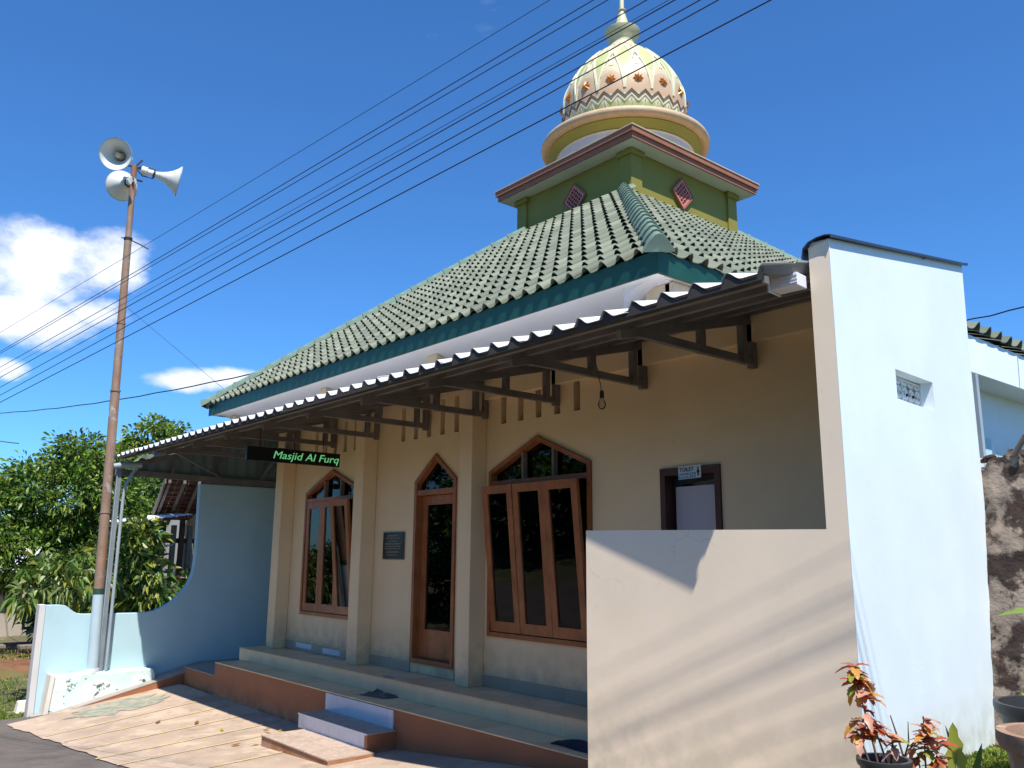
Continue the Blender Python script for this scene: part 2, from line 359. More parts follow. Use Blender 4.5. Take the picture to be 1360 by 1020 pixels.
# ------------------------------------------------------------------ mesh helpers
class MB:
    def __init__(s): s.v = []; s.f = []
    def add(s, v, f):
        k = len(s.v); s.v += [tuple(p) for p in v]; s.f += [tuple(i + k for i in q) for q in f]; return s
    def box(s, x0, x1, y0, y1, z0, z1, T=None):
        v = [(x, y, z) for z in (z0, z1) for y in (y0, y1) for x in (x0, x1)]
        if T: v = [T(*p) for p in v]
        return s.add(v, [(0, 2, 3, 1), (4, 5, 7, 6), (0, 1, 5, 4), (2, 6, 7, 3), (0, 4, 6, 2), (1, 3, 7, 5)])
    def beam(s, a, b, w, h, up=(0, 0, 1)):
        a = Vector(a); b = Vector(b); d = (b - a).normalized(); up = Vector(up)
        if abs(d.dot(up)) > 0.99: up = Vector((0, 1, 0))
        sd = d.cross(up).normalized() * w / 2; u = sd.cross(d).normalized() * h / 2
        v = [p + i * sd + j * u for p in (a, b) for i, j in ((-1, -1), (1, -1), (1, 1), (-1, 1))]
        return s.add(v, [(0, 3, 2, 1), (4, 5, 6, 7), (0, 1, 5, 4), (1, 2, 6, 5), (2, 3, 7, 6), (3, 0, 4, 7)])
    def tube(s, pts, r, n=8, caps=True):
        pts = [Vector(p) for p in pts]; k0 = len(s.v); prev = None
        rr = r if isinstance(r, (list, tuple)) else [r] * len(pts)
        for i, p in enumerate(pts):
            d = (pts[min(i + 1, len(pts) - 1)] - pts[max(i - 1, 0)]).normalized()
            if prev is None:
                a = d.cross(Vector((0.3, 0.2, 1))).normalized()
            else:
                a = (prev - d * prev.dot(d)).normalized()
            prev = a; b = d.cross(a)
            for j in range(n):
                t = 2 * math.pi * j / n
                s.v.append(tuple(p + rr[i] * (math.cos(t) * a + math.sin(t) * b)))
        for i in range(len(pts) - 1):
            for j in range(n):
                a0 = k0 + i * n + j; a1 = k0 + i * n + (j + 1) % n
                s.f.append((a0, a1, a1 + n, a0 + n))
        if caps:
            s.f.append(tuple(k0 + j for j in reversed(range(n)))); s.f.append(tuple(k0 + (len(pts) - 1) * n + j for j in range(n)))
        return s
    def lathe(s, prof, n=32, T=None, close=True):
        k0 = len(s.v)
        for r, z in prof:
            for j in range(n):
                t = 2 * math.pi * j / n
                p = (r * math.cos(t), r * math.sin(t), z)
                s.v.append(tuple(T(*p)) if T else p)
        for i in range(len(prof) - 1):
            for j in range(n):
                a0 = k0 + i * n + j; a1 = k0 + i * n + (j + 1) % n
                s.f.append((a0, a1, a1 + n, a0 + n))
        if close:
            s.f.append(tuple(k0 + j for j in reversed(range(n)))); s.f.append(tuple(k0 + (len(prof) - 1) * n + j for j in range(n)))
        return s
    def prism(s, poly, T, c0, c1):
        """poly in (a,b), T(a,b,c)->world; simple (possibly concave) polygon"""
        n = len(poly)
        v = [T(a, b, c0) for a, b in poly] + [T(a, b, c1) for a, b in poly]
        return s.add(v, [tuple(range(n)), tuple(reversed(range(n, 2 * n)))] + [(i, i + n, (i + 1) % n + n, (i + 1) % n) for i in range(n)])

def wloc(o):
    p = Vector((0, 0, 0))
    while o is not None:
        p += o.location; o = o.parent
    return p
def props(o, label=None, cat=None, group=None, kind=None):
    if label: o['label'] = label
    if cat: o['category'] = cat
    if group: o['group'] = group
    if kind: o['kind'] = kind
    return o
def thing(name, label, cat, loc=(0, 0, 0), group=None):
    o = bpy.data.objects.new(name, None); o.empty_display_size = 0.3
    COL.objects.link(o); o.location = loc
    return props(o, label, cat, group)
def mesh_of(name, v, f, mats, smooth=False, mi=None):
    me = bpy.data.meshes.new(name)
    me.from_pydata(v, [], f)
    for mt in (mats if isinstance(mats, (list, tuple)) else [mats]): me.materials.append(mt)
    if mi is not None: me.polygons.foreach_set('material_index', np.asarray(mi, dtype=np.int32))
    if smooth:
        me.shade_smooth()
        me.set_sharp_from_angle(angle=R(smooth if smooth is not True else 40))
    me.update()
    return me
def put(name, mb, mat, parent=None, smooth=False, label=None, cat=None, group=None, kind=None, bevel=0, mi=None, fixn=True, origin=None):
    base = wloc(parent) if parent is not None else Vector((0, 0, 0))
    if origin is not None: base = Vector(origin)
    v = [(p[0] - base.x, p[1] - base.y, p[2] - base.z) for p in mb.v]
    me = mesh_of(name, v, mb.f, mat, smooth, mi)
    if fixn:
        import bmesh
        bm = bmesh.new(); bm.from_mesh(me); bmesh.ops.recalc_face_normals(bm, faces=bm.faces); bm.to_mesh(me); bm.free()
    o = bpy.data.objects.new(name, me); COL.objects.link(o)
    if parent is not None: o.parent = parent
    if origin is not None: o.location = Vector(origin) - (wloc(parent) if parent is not None else Vector((0, 0, 0)))
    if bevel:
        b = o.modifiers.new('bevel', 'BEVEL'); b.width = bevel; b.segments = 2; b.limit_method = 'ANGLE'; b.angle_limit = R(40)
    return props(o, label, cat, group, kind)
def box(name, x0, x1, y0, y1, z0, z1, mat, parent=None, T=None, **kw):
    return put(name, MB().box(x0, x1, y0, y1, z0, z1, T), mat, parent, **kw)
def panel(loops, thick, T):
    """loops: outline then holes, 2-D; returns an MB solid panel with the holes cut through, mapped by T(a,b,c), c from 0 to thick"""
    cu = bpy.data.curves.new('tmp', 'CURVE'); cu.dimensions = '2D'; cu.fill_mode = 'BOTH'; cu.extrude = thick / 2
    for lp in loops:
        sp = cu.splines.new('POLY'); sp.points.add(len(lp) - 1); sp.use_cyclic_u = True
        for p, q in zip(sp.points, lp): p.co = (q[0], q[1], 0, 1)
    o = bpy.data.objects.new('tmp', cu)
    me = bpy.data.meshes.new_from_object(o)
    mb = MB(); mb.add([T(v.co.x, v.co.y, v.co.z + thick / 2) for v in me.vertices], [tuple(p.vertices) for p in me.polygons])
    bpy.data.objects.remove(o); bpy.data.curves.remove(cu); bpy.data.meshes.remove(me)
    return mb
def textmb(txt, size, T, extrude=0.004, shear=0.0, spacing=1.0, bold=0.0):
    cu = bpy.data.curves.new('tmp', 'FONT'); cu.body = txt; cu.size = size; cu.extrude = extrude / 2; cu.shear = shear
    cu.space_character = spacing; cu.offset = bold
    cu.resolution_u = 3
    o = bpy.data.objects.new('tmp', cu)
    me = bpy.data.meshes.new_from_object(o)
    mb = MB(); mb.add([T(v.co.x, v.co.y, v.co.z) for v in me.vertices], [tuple(p.vertices) for p in me.polygons])
    w = max([v.co.x for v in me.vertices] or [0])
    bpy.data.objects.remove(o); bpy.data.curves.remove(cu); bpy.data.meshes.remove(me)
    return mb, w
def dup(o, parent=None, loc=None, rot=None, label=None):
    c = o.copy(); COL.objects.link(c)
    if parent is not None: c.parent = parent
    if loc is not None: c.location = loc
    if rot is not None: c.rotation_euler = rot
    if label: c['label'] = label
    return c
def lerp(a, b, t): return a + (b - a) * t
XZ = lambda y0: (lambda a, b, c: (a, y0 + c, b))

# ------------------------------------------------------------------ ground
def sstep(a, b, x):
    t = min(1, max(0, (x - a) / (b - a))); return t * t * (3 - 2 * t)
def road_z(x):
    return max(-1.20, min(0.20, -0.20 + 0.0567 * x))
def bz(x):
    pts = [(-40, -1.1), (-15.2, -1.05), (-14.9, -0.72), (-14.5, -0.66), (-10.3, -0.67), (-7.9, -0.585), (-5, -0.30), (-4.3, -0.2), (-2.4, 0.20), (0, 0.30), (60, 0.40)]
    for (x0, z0), (x1, z1) in zip(pts, pts[1:]):
        if x <= x1: return z0 + (z1 - z0) * max(0, (x - x0)) / (x1 - x0)
    return pts[-1][1]
def G(x, y):
    yb = 5.15 - 1.45 * sstep(-4.6, -2.8, x)
    t = min(1, max(0, (y - 2.75) / (yb - 2.75)))
    z = road_z(x) * (1 - t) + bz(x) * t
    if x < -16:
        k = sstep(-16, -19, x)
        z = z * (1 - k) + k * (-1.05 + 0.012 * (y - 3))
    return z
def sheet(name, xs, ys, dz, mat, edge=None, **kw):
    mb = MB()
    for j, y in enumerate(ys):
        for x in xs:
            yy = edge(x, y, j) if edge else y
            mb.v.append((x, yy, G(x, yy) + dz))
    n = len(xs)
    for j in range(len(ys) - 1):
        for i in range(n - 1):
            a = j * n + i; mb.f.append((a, a + 1, a + n + 1, a + n))
    return put(name, mb, mat, smooth=True, kind='structure', fixn=False, **kw)
def rngs(*segs):
    out = []
    for a, b, n in segs: out += [a + (b - a) * i / n for i in range(n)]
    return out + [segs[-1][1]]
sheet('ground', rngs((-900, -60, 4), (-60, -20, 10), (-20, 1, 84), (1, 60, 8), (60, 900, 4)),
      rngs((-900, -40, 4), (-40, 0, 5), (0, 2.75, 6), (2.75, 5.15, 16), (5.15, 12, 8), (12, 60, 6), (60, 900, 4)), -0.03, M['ground'])
sheet('road', rngs((-60, -20, 10), (-20, 1, 84), (1, 40, 8)), rngs((-3.4, 2.75, 12), (2.75, 3.45, 4)), 0.0, M['asphalt'], edge=lambda x, y, j: y if x > -15.2 else min(y, 2.75))
def aedge(x, y, j):
    if j == 0: return y + 0.04 * min(9, max(0, x + 15)) - 0.0 + 0.018 * math.sin(x * 5.1) + 0.012 * math.sin(x * 13.7 + 1) + 0.014 * math.sin(x * 31)
    return y
sheet('forecourt', rngs((-14.52, -2.5, 60)), [2.70, 3.0] + rngs((3.06, 5.16, 14)), 0.012, M['apron'], edge=aedge)
# greenish worn patch beside the ramp and the faded yellow lines
pt = MB()
poly = [(-13.75 + (0.52 + 0.10 * math.sin(k * 1.9) + 0.07 * math.sin(k * 4.3)) * math.cos(k / 40 * 2 * math.pi), 4.05 + (0.62 + 0.12 * math.sin(k * 2.3 + 1) + 0.07 * math.sin(k * 5.1)) * math.sin(k / 40 * 2 * math.pi)) for k in range(40)]
cxp, cyp = -13.75, 4.05
pt.v = [(cxp, cyp, G(cxp, cyp) + 0.018)] + [(x, y, G(x, y) + 0.018) for x, y in poly]
pt.f = [(0, i + 1, (i + 1) % len(poly) + 1) for i in range(len(poly))]
put('worn_patch', pt, M['moss'], kind='structure')
for i, x0 in enumerate([-12.62, -11.9, -11.1, -10.35, -9.75, -8.7]):
    mb = MB(); ys = rngs((2.85 + 0.05 * (i % 3), 5.08 if i < 3 else 4.95, 10))
    for y in ys:
        x = x0 - 0.10 * (y - 2.9); mb.v += [(x - 0.022, y, G(x, y) + 0.018), (x + 0.022, y, G(x, y) + 0.018)]
    mb.f = [(2 * k, 2 * k + 1, 2 * k + 3, 2 * k + 2) for k in range(len(ys) - 1)]
    put('painted_line', mb, M['yellow'], kind='structure')

# ------------------------------------------------------------------ mosque
mosque = thing('mosque', 'cream mosque with green tiled hip roof and a patterned onion dome on an olive tower', 'mosque', (-10.0, 6.1, 0))
# front wall with openings
def arch(cx, hw, zb, zs, za): return [(cx - hw, zb), (cx + hw, zb), (cx + hw, zs), (cx, za), (cx - hw, zs)]
W1 = arch(-11.42, 0.82, 0.53, 2.35, 2.66); W2 = arch(-6.84, 0.82, 0.54, 2.36, 2.70); DR = arch(-8.75, 0.45, 0.12, 2.34, 2.67)
TD = [(-5.13, 0.0), (-4.46, 0.0), (-4.46, 2.21), (-5.13, 2.21)]
slots = [[(x, 2.90), (x + 0.095, 2.90), (x + 0.095, 3.36), (x, 3.36)] for c in (-6.84, -8.95, -11.42) for x in [c - 0.66 + k * 0.30 + 0.02 for k in range(5)]]
TW = lambda a, b, c: (a, 6.1 + c, b)
wallm = panel([[(-12.93, 0), (-2.75, 0), (-2.75, 3.62), (-12.93, 3.62)], W1, W2, DR, TD] + slots, 0.16, TW)
put('front_wall', wallm, M['cream'], mosque)
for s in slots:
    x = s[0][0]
    box('vent_slot_back', x - 0.01, x + 0.105, 6.262, 6.28, 2.88, 3.38, M['wooddark'], mosque)  # dark backing paints in the shade of the slot recess
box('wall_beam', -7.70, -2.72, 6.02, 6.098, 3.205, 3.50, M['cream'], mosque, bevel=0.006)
for x0, x1 in ((-12.93, -12.68), (-10.42, -10.17), (-7.98, -7.735)):
    box('pillar', x0, x1, 5.88, 6.097, 0.0, 3.40, M['cream'], mosque, bevel=0.008)
box('side_wall', -12.93, -12.79, 6.265, 16.0, -0.6, 3.8, M['cream'], mosque)
box('rear_wall', -12.78, -4.8, 15.9, 16.05, -0.6, 3.8, M['cream'], mosque)
box('inner_wall', -4.9, -4.76, 6.27, 15.88, 0, 3.3, M['cream'], mosque, label='wall between prayer hall and toilet corridor')
box('inner_floor', -12.78, -4.92, 6.265, 15.88, -0.05, 0.12, M['floor'], mosque)
box('ceiling', -12.78, -4.92, 6.265, 15.88, 3.3, 3.36, M['whitewall'], mosque)
box('toilet_partition', -4.74, -2.9, 7.2, 7.3, 0, 3.4, M['whitewall'], mosque)
box('corridor_ceiling', -4.74, -2.9, 6.27, 7.19, 3.42, 3.48, M['whitewall'], mosque)
# upper wall under the eaves, cove and column heads
box('upper_wall', -14.95, -4.80, 6.10, 6.24, 3.64, 4.02, M['cream'], mosque)
box('upper_side_wall', -4.94, -4.80, 6.245, 16.3, 3.64, 4.02, M['cream'], mosque, label='upper wall on the right side')
def cove_prof():
    return [(5.64, 3.885)] + [(5.66 + 0.42 * math.sin(R(a)), 3.885 - 0.20 * (1 - math.cos(R(a)))) for a in range(0, 91, 10)] + [(6.085, 3.90), (5.64, 3.90)]
cp = cove_prof()
put('eave_cove', MB().prism([(y, z) for y, z in cp], lambda a, b, c: (c, a, b), -15.1, -4.75 + 0.02), M['cove'], mosque, smooth=30)
cv2 = [(-4.70 - (y - 5.64), z) for y, z in cp]
put('eave_cove', MB().prism(cv2, lambda a, b, c: (a, c, b), 5.66, 16.5), M['cove'], mosque, smooth=30)
for x0, x1 in ((-5.03, -4.74), (-8.62, -8.42), (-11.48, -11.29), (-14.86, -14.66)):
    box('column_head', x0, x1, 5.83, 6.098, 3.50, 3.862, M['head'], mosque, bevel=0.004)
box('column_head', -4.797, -4.70, 5.83, 6.4, 3.50, 3.862, M['head'], mosque, bevel=0.004)
# skirting tiles
def row_tiles(name, x0, x1, w, mk, mat, parent, gap=0.003, alt=None):
    n = max(1, round((x1 - x0) / w)); w = (x1 - x0) / n
    for i in range(n):
        mk(x0 + i * w + gap / 2, x0 + (i + 1) * w - gap / 2, i)
for a, b in ((-12.66, -10.43), (-10.16, -9.21), (-8.29, -7.99), (-7.725, -5.14), (-4.45, -2.80)):
    row_tiles('skirting_tile', a, b, 0.4, lambda p, q, i: box('skirting_tile', p, q, 6.084, 6.097, 0.002, 0.125, M['skirt'], mosque), None, None)
box('skirting_tile', -12.30, -11.80, 6.078, 6.083, 0.045, 0.115, M['whitetile'], mosque, label='white patch tile in the grey skirting')
box('skirting_tile', -11.45, -10.95, 6.078, 6.083, 0.030, 0.100, M['whitetile'], mosque, label='white patch tile in the grey skirting')
# windows
def frame_band(loop, w):
    cx = sum(p[0] for p in loop) / len(loop); cz = sum(p[1] for p in loop) / len(loop)
    n = len(loop); out = []
    for i in range(n):
        p0, p1, p2 = Vector(loop[i - 1]), Vector(loop[i]), Vector(loop[(i + 1) % n])
        d1 = (p1 - p0).normalized(); d2 = (p2 - p1).normalized()
        n1 = Vector((-d1.y, d1.x)); n2 = Vector((-d2.y, d2.x)); b = (n1 + n2); b = b / (b.dot(n1))
        out.append(tuple(p1 + b * w))
    return out
def window(cx, hw, zb, zs, za, ztr, tilts, label):
    lp = arch(cx, hw, zb, zs, za); inn = frame_band(lp, 0.05)
    out = frame_band(lp, 0.002)
    fr = put('window', panel([out, inn], 0.13, lambda a, b, c: (a, 6.07 + c, b)), M['wood'], mosque, label=label)
    box('transom', cx - hw + 0.052, cx + hw - 0.052, 6.075, 6.18, ztr, ztr + 0.055, M['wood'], fr)
    # arch light with two bars
    for k in (-1, 1):
        xx = cx + k * hw * 0.30
        box('glazing_bar', xx - 0.016, xx + 0.016, 6.09, 6.15, ztr + 0.056, zs + (za - zs) * 0.70 - 0.06, M['twood'], fr)
    iz = [p for p in inn]
    top = [(cx - hw + 0.053, ztr + 0.057), (cx + hw - 0.053, ztr + 0.057), (cx + hw - 0.053, zs - 0.025), (cx, za - 0.06), (cx - hw + 0.053, zs - 0.025)]
    put('pane', MB().prism(top, lambda a, b, c: (a, c, b), 6.155, 6.160), M['glass'], fr)
    n = len(tilts); w = (2 * hw - 0.11) / n; z0 = zb + 0.06; h = ztr - z0 - 0.005
    for i, t in enumerate(tilts):
        x0 = cx - hw + 0.055 + i * w + 0.004; x1 = x0 + w - 0.008
        ca, sa = math.cos(R(t)), math.sin(R(t))
        def T(a, b, c, ca=ca, sa=sa): return (a, 6.085 + c * ca - (b) * sa, z0 + b * ca + c * sa)
        o = panel([[(x0, 0), (x1, 0), (x1, h), (x0, h)], [(x0 + 0.085, 0.11), (x1 - 0.085, 0.11), (x1 - 0.085, h - 0.09), (x0 + 0.085, h - 0.09)]], 0.04, T)
        put('sash', o, M['wood'], fr, bevel=0.003)
        put('pane', MB().box(x0 + 0.08, x1 - 0.08, 0.105, h - 0.085, 0.018, 0.023, lambda a, b, c: T(a, b, c)), M['glass'], fr)
    return fr
window(-11.42, 0.82, 0.53, 2.35, 2.66, 2.20, (0.3, 0.6, 6.0), 'arched window with its right sash tilted open')
window(-6.84, 0.82, 0.54, 2.36, 2.70, 2.19, (5.5, 5.2, 5.8), 'arched window with three sashes tilted open')
# curtains / banner in the hall behind the left window
cur = thing('wall_banner', 'floral and pale blue cloth hanging inside the left arched window', 'banner', (-11.0, 6.5, 0.5))
box('floral_panel', -11.20, -10.82, 6.50, 6.51, 1.35, 2.15, M['floral'], cur)
box('plain_panel', -11.22, -10.80, 6.50, 6.512, 0.62, 1.345, M['cloth'], cur)
# main door
dl = DR; di = frame_band(dl, 0.055)
dfr = put('door_frame', panel([frame_band(dl, 0.002), di], 0.17, lambda a, b, c: (a, 6.075 + c, b)), M['wood'], mosque)
box('transom', -9.143, -8.357, 6.085, 6.20, 2.16, 2.225, M['wood'], dfr)
top = [(-9.14, 2.228), (-8.36, 2.228), (-8.36, 2.31), (-8.75, 2.60), (-9.14, 2.31)]
put('pane', MB().prism(top, lambda a, b, c: (a, c, b), 6.15, 6.155), M['glass'], dfr)
o = panel([[(-9.14, 0.18), (-8.36, 0.18), (-8.36, 2.155), (-9.14, 2.155)], [(-9.03, 0.52), (-8.47, 0.52), (-8.47, 2.04), (-9.03, 2.04)]], 0.04, lambda a, b, c: (a, 6.17 + c, b))
leaf = put('door_leaf', o, M['wood'], dfr, bevel=0.003)
box('pane', -9.035, -8.465, 6.185, 6.19, 0.515, 2.045, M['glass'], dfr)
put('door_handle', MB().tube([(-8.43, 6.168, 1.12), (-8.43, 6.12, 1.12), (-8.53, 6.115, 1.12)], 0.009, 8), M['black'], dfr)
# toilet doorway
tf = put('toilet_door_frame', panel([[(-5.128, 0.002), (-4.462, 0.002), (-4.462, 2.208), (-5.128, 2.208)], [(-5.07, 0.03), (-4.52, 0.03), (-4.52, 2.14), (-5.07, 2.14)]], 0.15, lambda a, b, c: (a, 6.08 + c, b)), M['wooddark'], mosque)
def TT(a, b, c):
    t = 0.018; return (a, 6.16 + c, b)
box('door_leaf', -5.035, -4.525, 6.19, 6.225, 0.06, 2.045, M['doorwhite'], tf, bevel=0.003)
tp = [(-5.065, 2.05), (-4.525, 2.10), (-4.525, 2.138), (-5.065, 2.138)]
put('painted_gap_shade', MB().prism(tp, lambda a, b, c: (a, c, b), 6.20, 6.215), M['black'], tf)  # black strip puts the shade of the gap above the door into colour

# ---- terrace: two levels of floor tiles over a painted plinth
terr = thing('terrace', 'tiled terrace of two steps with a brown painted front under the canopy', 'terrace', (-9.0, 5.5, -0.6))
box('plinth', -13.05, -2.60, 5.155, 6.099, -0.95, -0.196, M['brown'], terr, label='brown painted plinth front')
box('upper_plinth', -13.12, -2.60, 5.575, 6.0995, -0.194, -0.014, M['grout'], terr)
row_tiles('', -13.05, -2.62, 0.40, lambda a, b, i: box('tread_tile', a, b, 5.150, 5.570, -0.192, -0.180, M['floor2' if i % 3 else 'floor'], terr), None, None)
row_tiles('', -13.15, -2.62, 0.40, lambda a, b, i: box('riser_tile', a, b, 5.563, 5.573, -0.178, -0.0135, M['floor2'], terr), None, None)
row_tiles('', -13.15, -2.62, 0.40, lambda a, b, i: (box('floor_tile', a, b, 5.555, 5.82, -0.012, 0.0, M['floor'], terr), box('floor_tile', a, b, 5.823, 6.083, -0.012, 0.0, M['floor' if i % 2 else 'floor2'], terr)), None, None)
box('left_plinth', -14.48, -13.06, 5.22, 9.5, -0.95, -0.40, M['brown'], terr, label='low brown step left of the terrace')
box('side_floor', -14.48, -13.13, 5.20, 9.5, -0.398, -0.385, M['rampt'], terr)
box('side_plinth', -13.12, -12.935, 5.575, 9.5, -0.384, -0.014, M['grout'], terr)
# front face tiles where the small stairs meet the terrace
row_tiles('', -9.55, -8.06, 0.107, lambda a, b, i: box('white_riser_tile', a, b, 5.142, 5.1535, -0.398, -0.20, M['whitetile'], terr), None, None)

st = thing('entry_steps', 'two small tiled steps with white tiled riser and brown sides before the terrace', 'steps', (-8.7, 4.7, -0.6))
box('upper_block', -9.55, -7.99, 4.815, 5.152, -0.90, -0.402, M['brown'], st)
box('lower_block', -9.36, -7.84, 4.28, 4.80, -0.92, -0.552, M['brown'], st)
box('end_cheek', -8.045, -7.99, 4.797, 4.813, -0.9, -0.402, M['brown'], st)
row_tiles('', -9.55, -7.99, 0.40, lambda a, b, i: (box('upper_tread_tile', a, b, 4.80, 4.972, -0.400, -0.388, M['treadt'], st), box('upper_tread_tile', a, b, 4.975, 5.14, -0.400, -0.388, M['treadt'], st)), None, None)
row_tiles('', -9.54, -8.05, 0.107, lambda a, b, i: box('white_riser_tile', a, b, 4.801, 4.813, -0.545, -0.402, M['whitetile'], st), None, None)
box('riser_trim', -9.55, -8.0, 4.793, 4.805, -0.4015, -0.387, M['pvc'], st)
row_tiles('', -9.36, -7.84, 0.38, lambda a, b, i: (box('lower_tread_tile', a, b, 4.27, 4.53, -0.550, -0.538, M['treadt'], st), box('lower_tread_tile', a, b, 4.533, 4.797, -0.550, -0.538, M['treadt'], st)), None, None)

# ---- ramp on the left
rp = thing('side_ramp', 'narrow grey tiled ramp with brown edge rising along the blue wall', 'ramp', (-14.75, 4.3, -1))
def ramp_z(y): return lerp(-1.00, -0.385, min(1, max(0, (y - 3.12) / (5.60 - 3.12))))
mb = MB(); ys = [3.12, 4.0, 5.0, 5.6, 9.4]
pl = [(y, ramp_z(y) - 0.016) for y in ys] + [(9.4, -1.3), (3.12, -1.3)]
put('ramp_body', MB().prism(pl, lambda a, b, c: (c, a, b), -14.985, -14.50), M['brown'], rp)
yy = 3.12; i = 0
while yy < 9.2:
    y1 = yy + 0.245
    for (xa, xb) in ((-14.985, -14.745), (-14.742, -14.495)):
        z0, z1 = ramp_z(yy), ramp_z(y1)
        v = [(x, y, z + d) for (y, z) in ((yy + 0.0015, z0), (y1 - 0.0015, z1)) for x in (xa, xb) for d in (-0.014, 0)]
        k = MB().add(v, [(0, 1, 3, 2), (4, 6, 7, 5), (0, 4, 5, 1), (2, 3, 7, 6), (0, 2, 6, 4), (1, 5, 7, 3)])
        put('ramp_tile', k, M['rampt'], rp)
    yy = y1; i += 1

# ------------------------------------------------------------------ main roof
EX0, EX1, EY0, EY1, EZ, SL = -15.22, -4.63, 5.55, 16.75, 4.055, 0.78
roof_base = MB()
cxr, hh = (EX0 + EX1) / 2, (EX1 - EX0) / 2
RT = 4.15
def rp_(x, y, t): return None
c = [(EX0, EY0, EZ), (EX1, EY0, EZ), (EX1, EY1, EZ), (EX0, EY1, EZ)]
CI = [(EX0 + 0.03, EY0 + 0.03, EZ + 0.02), (EX1 - 0.03, EY0 + 0.03, EZ + 0.02), (EX1 - 0.03, EY1 - 0.03, EZ + 0.02), (EX0 + 0.03, EY1 - 0.03, EZ + 0.02)]
d_ = [(EX0 + RT, EY0 + RT, EZ + SL * RT), (EX1 - RT, EY0 + RT, EZ + SL * RT), (EX1 - RT, EY1 - RT, EZ + SL * RT), (EX0 + RT, EY1 - RT, EZ + SL * RT)]
roof_base.add([(p[0], p[1], p[2] - 0.03) for p in CI + d_] + [(p[0], p[1], p[2] - 0.10) for p in CI],
              [(0, 1, 5, 4), (1, 2, 6, 5), (2, 3, 7, 6), (3, 0, 4, 7), (4, 5, 6, 7), (0, 8, 9, 1), (1, 9, 10, 2), (2, 10, 11, 3), (3, 11, 8, 0), (8, 11, 10, 9)])
roof = put('roof', roof_base, M['fascia'], mosque)
# one tile: pan + roll, thick lower edge
TWD, GA, LEN = 0.222, 0.278, 0.325
prof = [(0.0, 0.004), (0.03, 0.0), (0.09, 0.004), (0.125, 0.014), (0.146, 0.034), (0.168, 0.046), (0.190, 0.046), (0.212, 0.030), (0.224, 0.010)]
def tile_mb(jx=0, jz=0):
    mb = MB(); n = len(prof)
    low = [(x, 0.0, z * 1.62 + 0.018 + jz) for x, z in prof]; high = [(x + jx, LEN, z + 0.0) for x, z in prof]
    lowb = [(x, 0.0, z * 1.60 + 0.009 + jz) for x, z in prof]; highb = [(x, LEN, z - 0.014) for x, z in prof]
    mb.v = low + high + lowb
    mb.f = [(i, i + 1, n + i + 1, n + i) for i in range(n - 1)] + [(2 * n + i, 2 * n + i + 1, i + 1, i) for i in range(n - 1)]
    mb.f.append((0, n, 2 * n)); mb.f.append((n - 1, 3 * n - 1, 2 * n - 1))
    return mb
tile_meshes = []
for k in range(4):
    t = tile_mb((rng.random() - .5) * 0.008, (rng.random() - .3) * 0.008)
    me = mesh_of('roof_tile', t.v, t.f, M['tile'] if k % 2 else M['tileB'], smooth=50)
    tile_meshes.append(me)
cs = math.sqrt(1 + SL * SL)
FR = (Vector((1, 0, 0)), Vector((0, 1, SL)) / cs, Vector((0, -SL, 1)) / cs)
RT_ = (Vector((0, 1, 0)), Vector((-1, 0, SL)) / cs, Vector((SL, 0, 1)) / cs)
placed = []
def plan_tiles(face, P0, length):
    e1, e2, n = face
    rows = int(RT * cs / GA)
    for r in range(rows + 1):
        t = r * GA / cs
        i0 = math.ceil((t - 0.10) / TWD); i1 = int((length - t + 0.02) / TWD)
        for i in range(i0, i1):
            p = P0 + e1 * (i * TWD) + e2 * (r * GA - 0.012) + n * 0.004
            placed.append((p, face, (rng.random() - .5) * 0.02, (rng.random() - .5) * 0.02, int(rng.integers(4))))
plan_tiles(FR, Vector((EX0, EY0, EZ)), EX1 - EX0)
plan_tiles(RT_, Vector((EX1, EY0, EZ)), EY1 - EY0)
cpos = Vector((0, 0, 1.4))
order = sorted(range(len(placed)), key=lambda i: (placed[i][0] - cpos).length + (6 if placed[i][1] is RT_ else 0))
base = wloc(roof)
for i in order[:298]:
    p, (e1, e2, n), a, b, k = placed[i]
    o = bpy.data.objects.new('roof_tile', tile_meshes[k]); COL.objects.link(o); o.parent = roof
    Mx = Matrix((e1, e2, n)).transposed() @ Matrix.Rotation(a, 3, 'Z') @ Matrix.Rotation(b, 3, 'Y')
    o.matrix_basis = Matrix.Translation(p - base) @ Mx.to_4x4()
arrs = [np.array([v.co for v in me.vertices]) for me in tile_meshes]
facs = [[tuple(pp.vertices) for pp in me.polygons] for me in tile_meshes]
vv, ff, mm = [], [], []
off = 0
for i in order[298:]:
    p, (e1, e2, n), a, b, k = placed[i]
    Mx = np.array(Matrix((e1, e2, n)).transposed() @ Matrix.Rotation(a, 3, 'Z') @ Matrix.Rotation(b, 3, 'Y'))
    w = arrs[k] @ Mx.T + np.array(p - base)
    vv.append(w); ff += [tuple(q + off for q in f) for f in facs[k]]; mm += [k % 2] * len(facs[k]); off += len(w)
me = bpy.data.meshes.new('roof_tiles_rest'); me.from_pydata(np.concatenate(vv).tolist(), [], ff)
me.materials.append(M['tileB']); me.materials.append(M['tile']); me.polygons.foreach_set('material_index', np.array(mm, dtype=np.int32))
me.shade_smooth(); me.set_sharp_from_angle(angle=R(50))
o = bpy.data.objects.new('roof_tiles', me); COL.objects.link(o); o.parent = roof; o['kind'] = 'stuff'
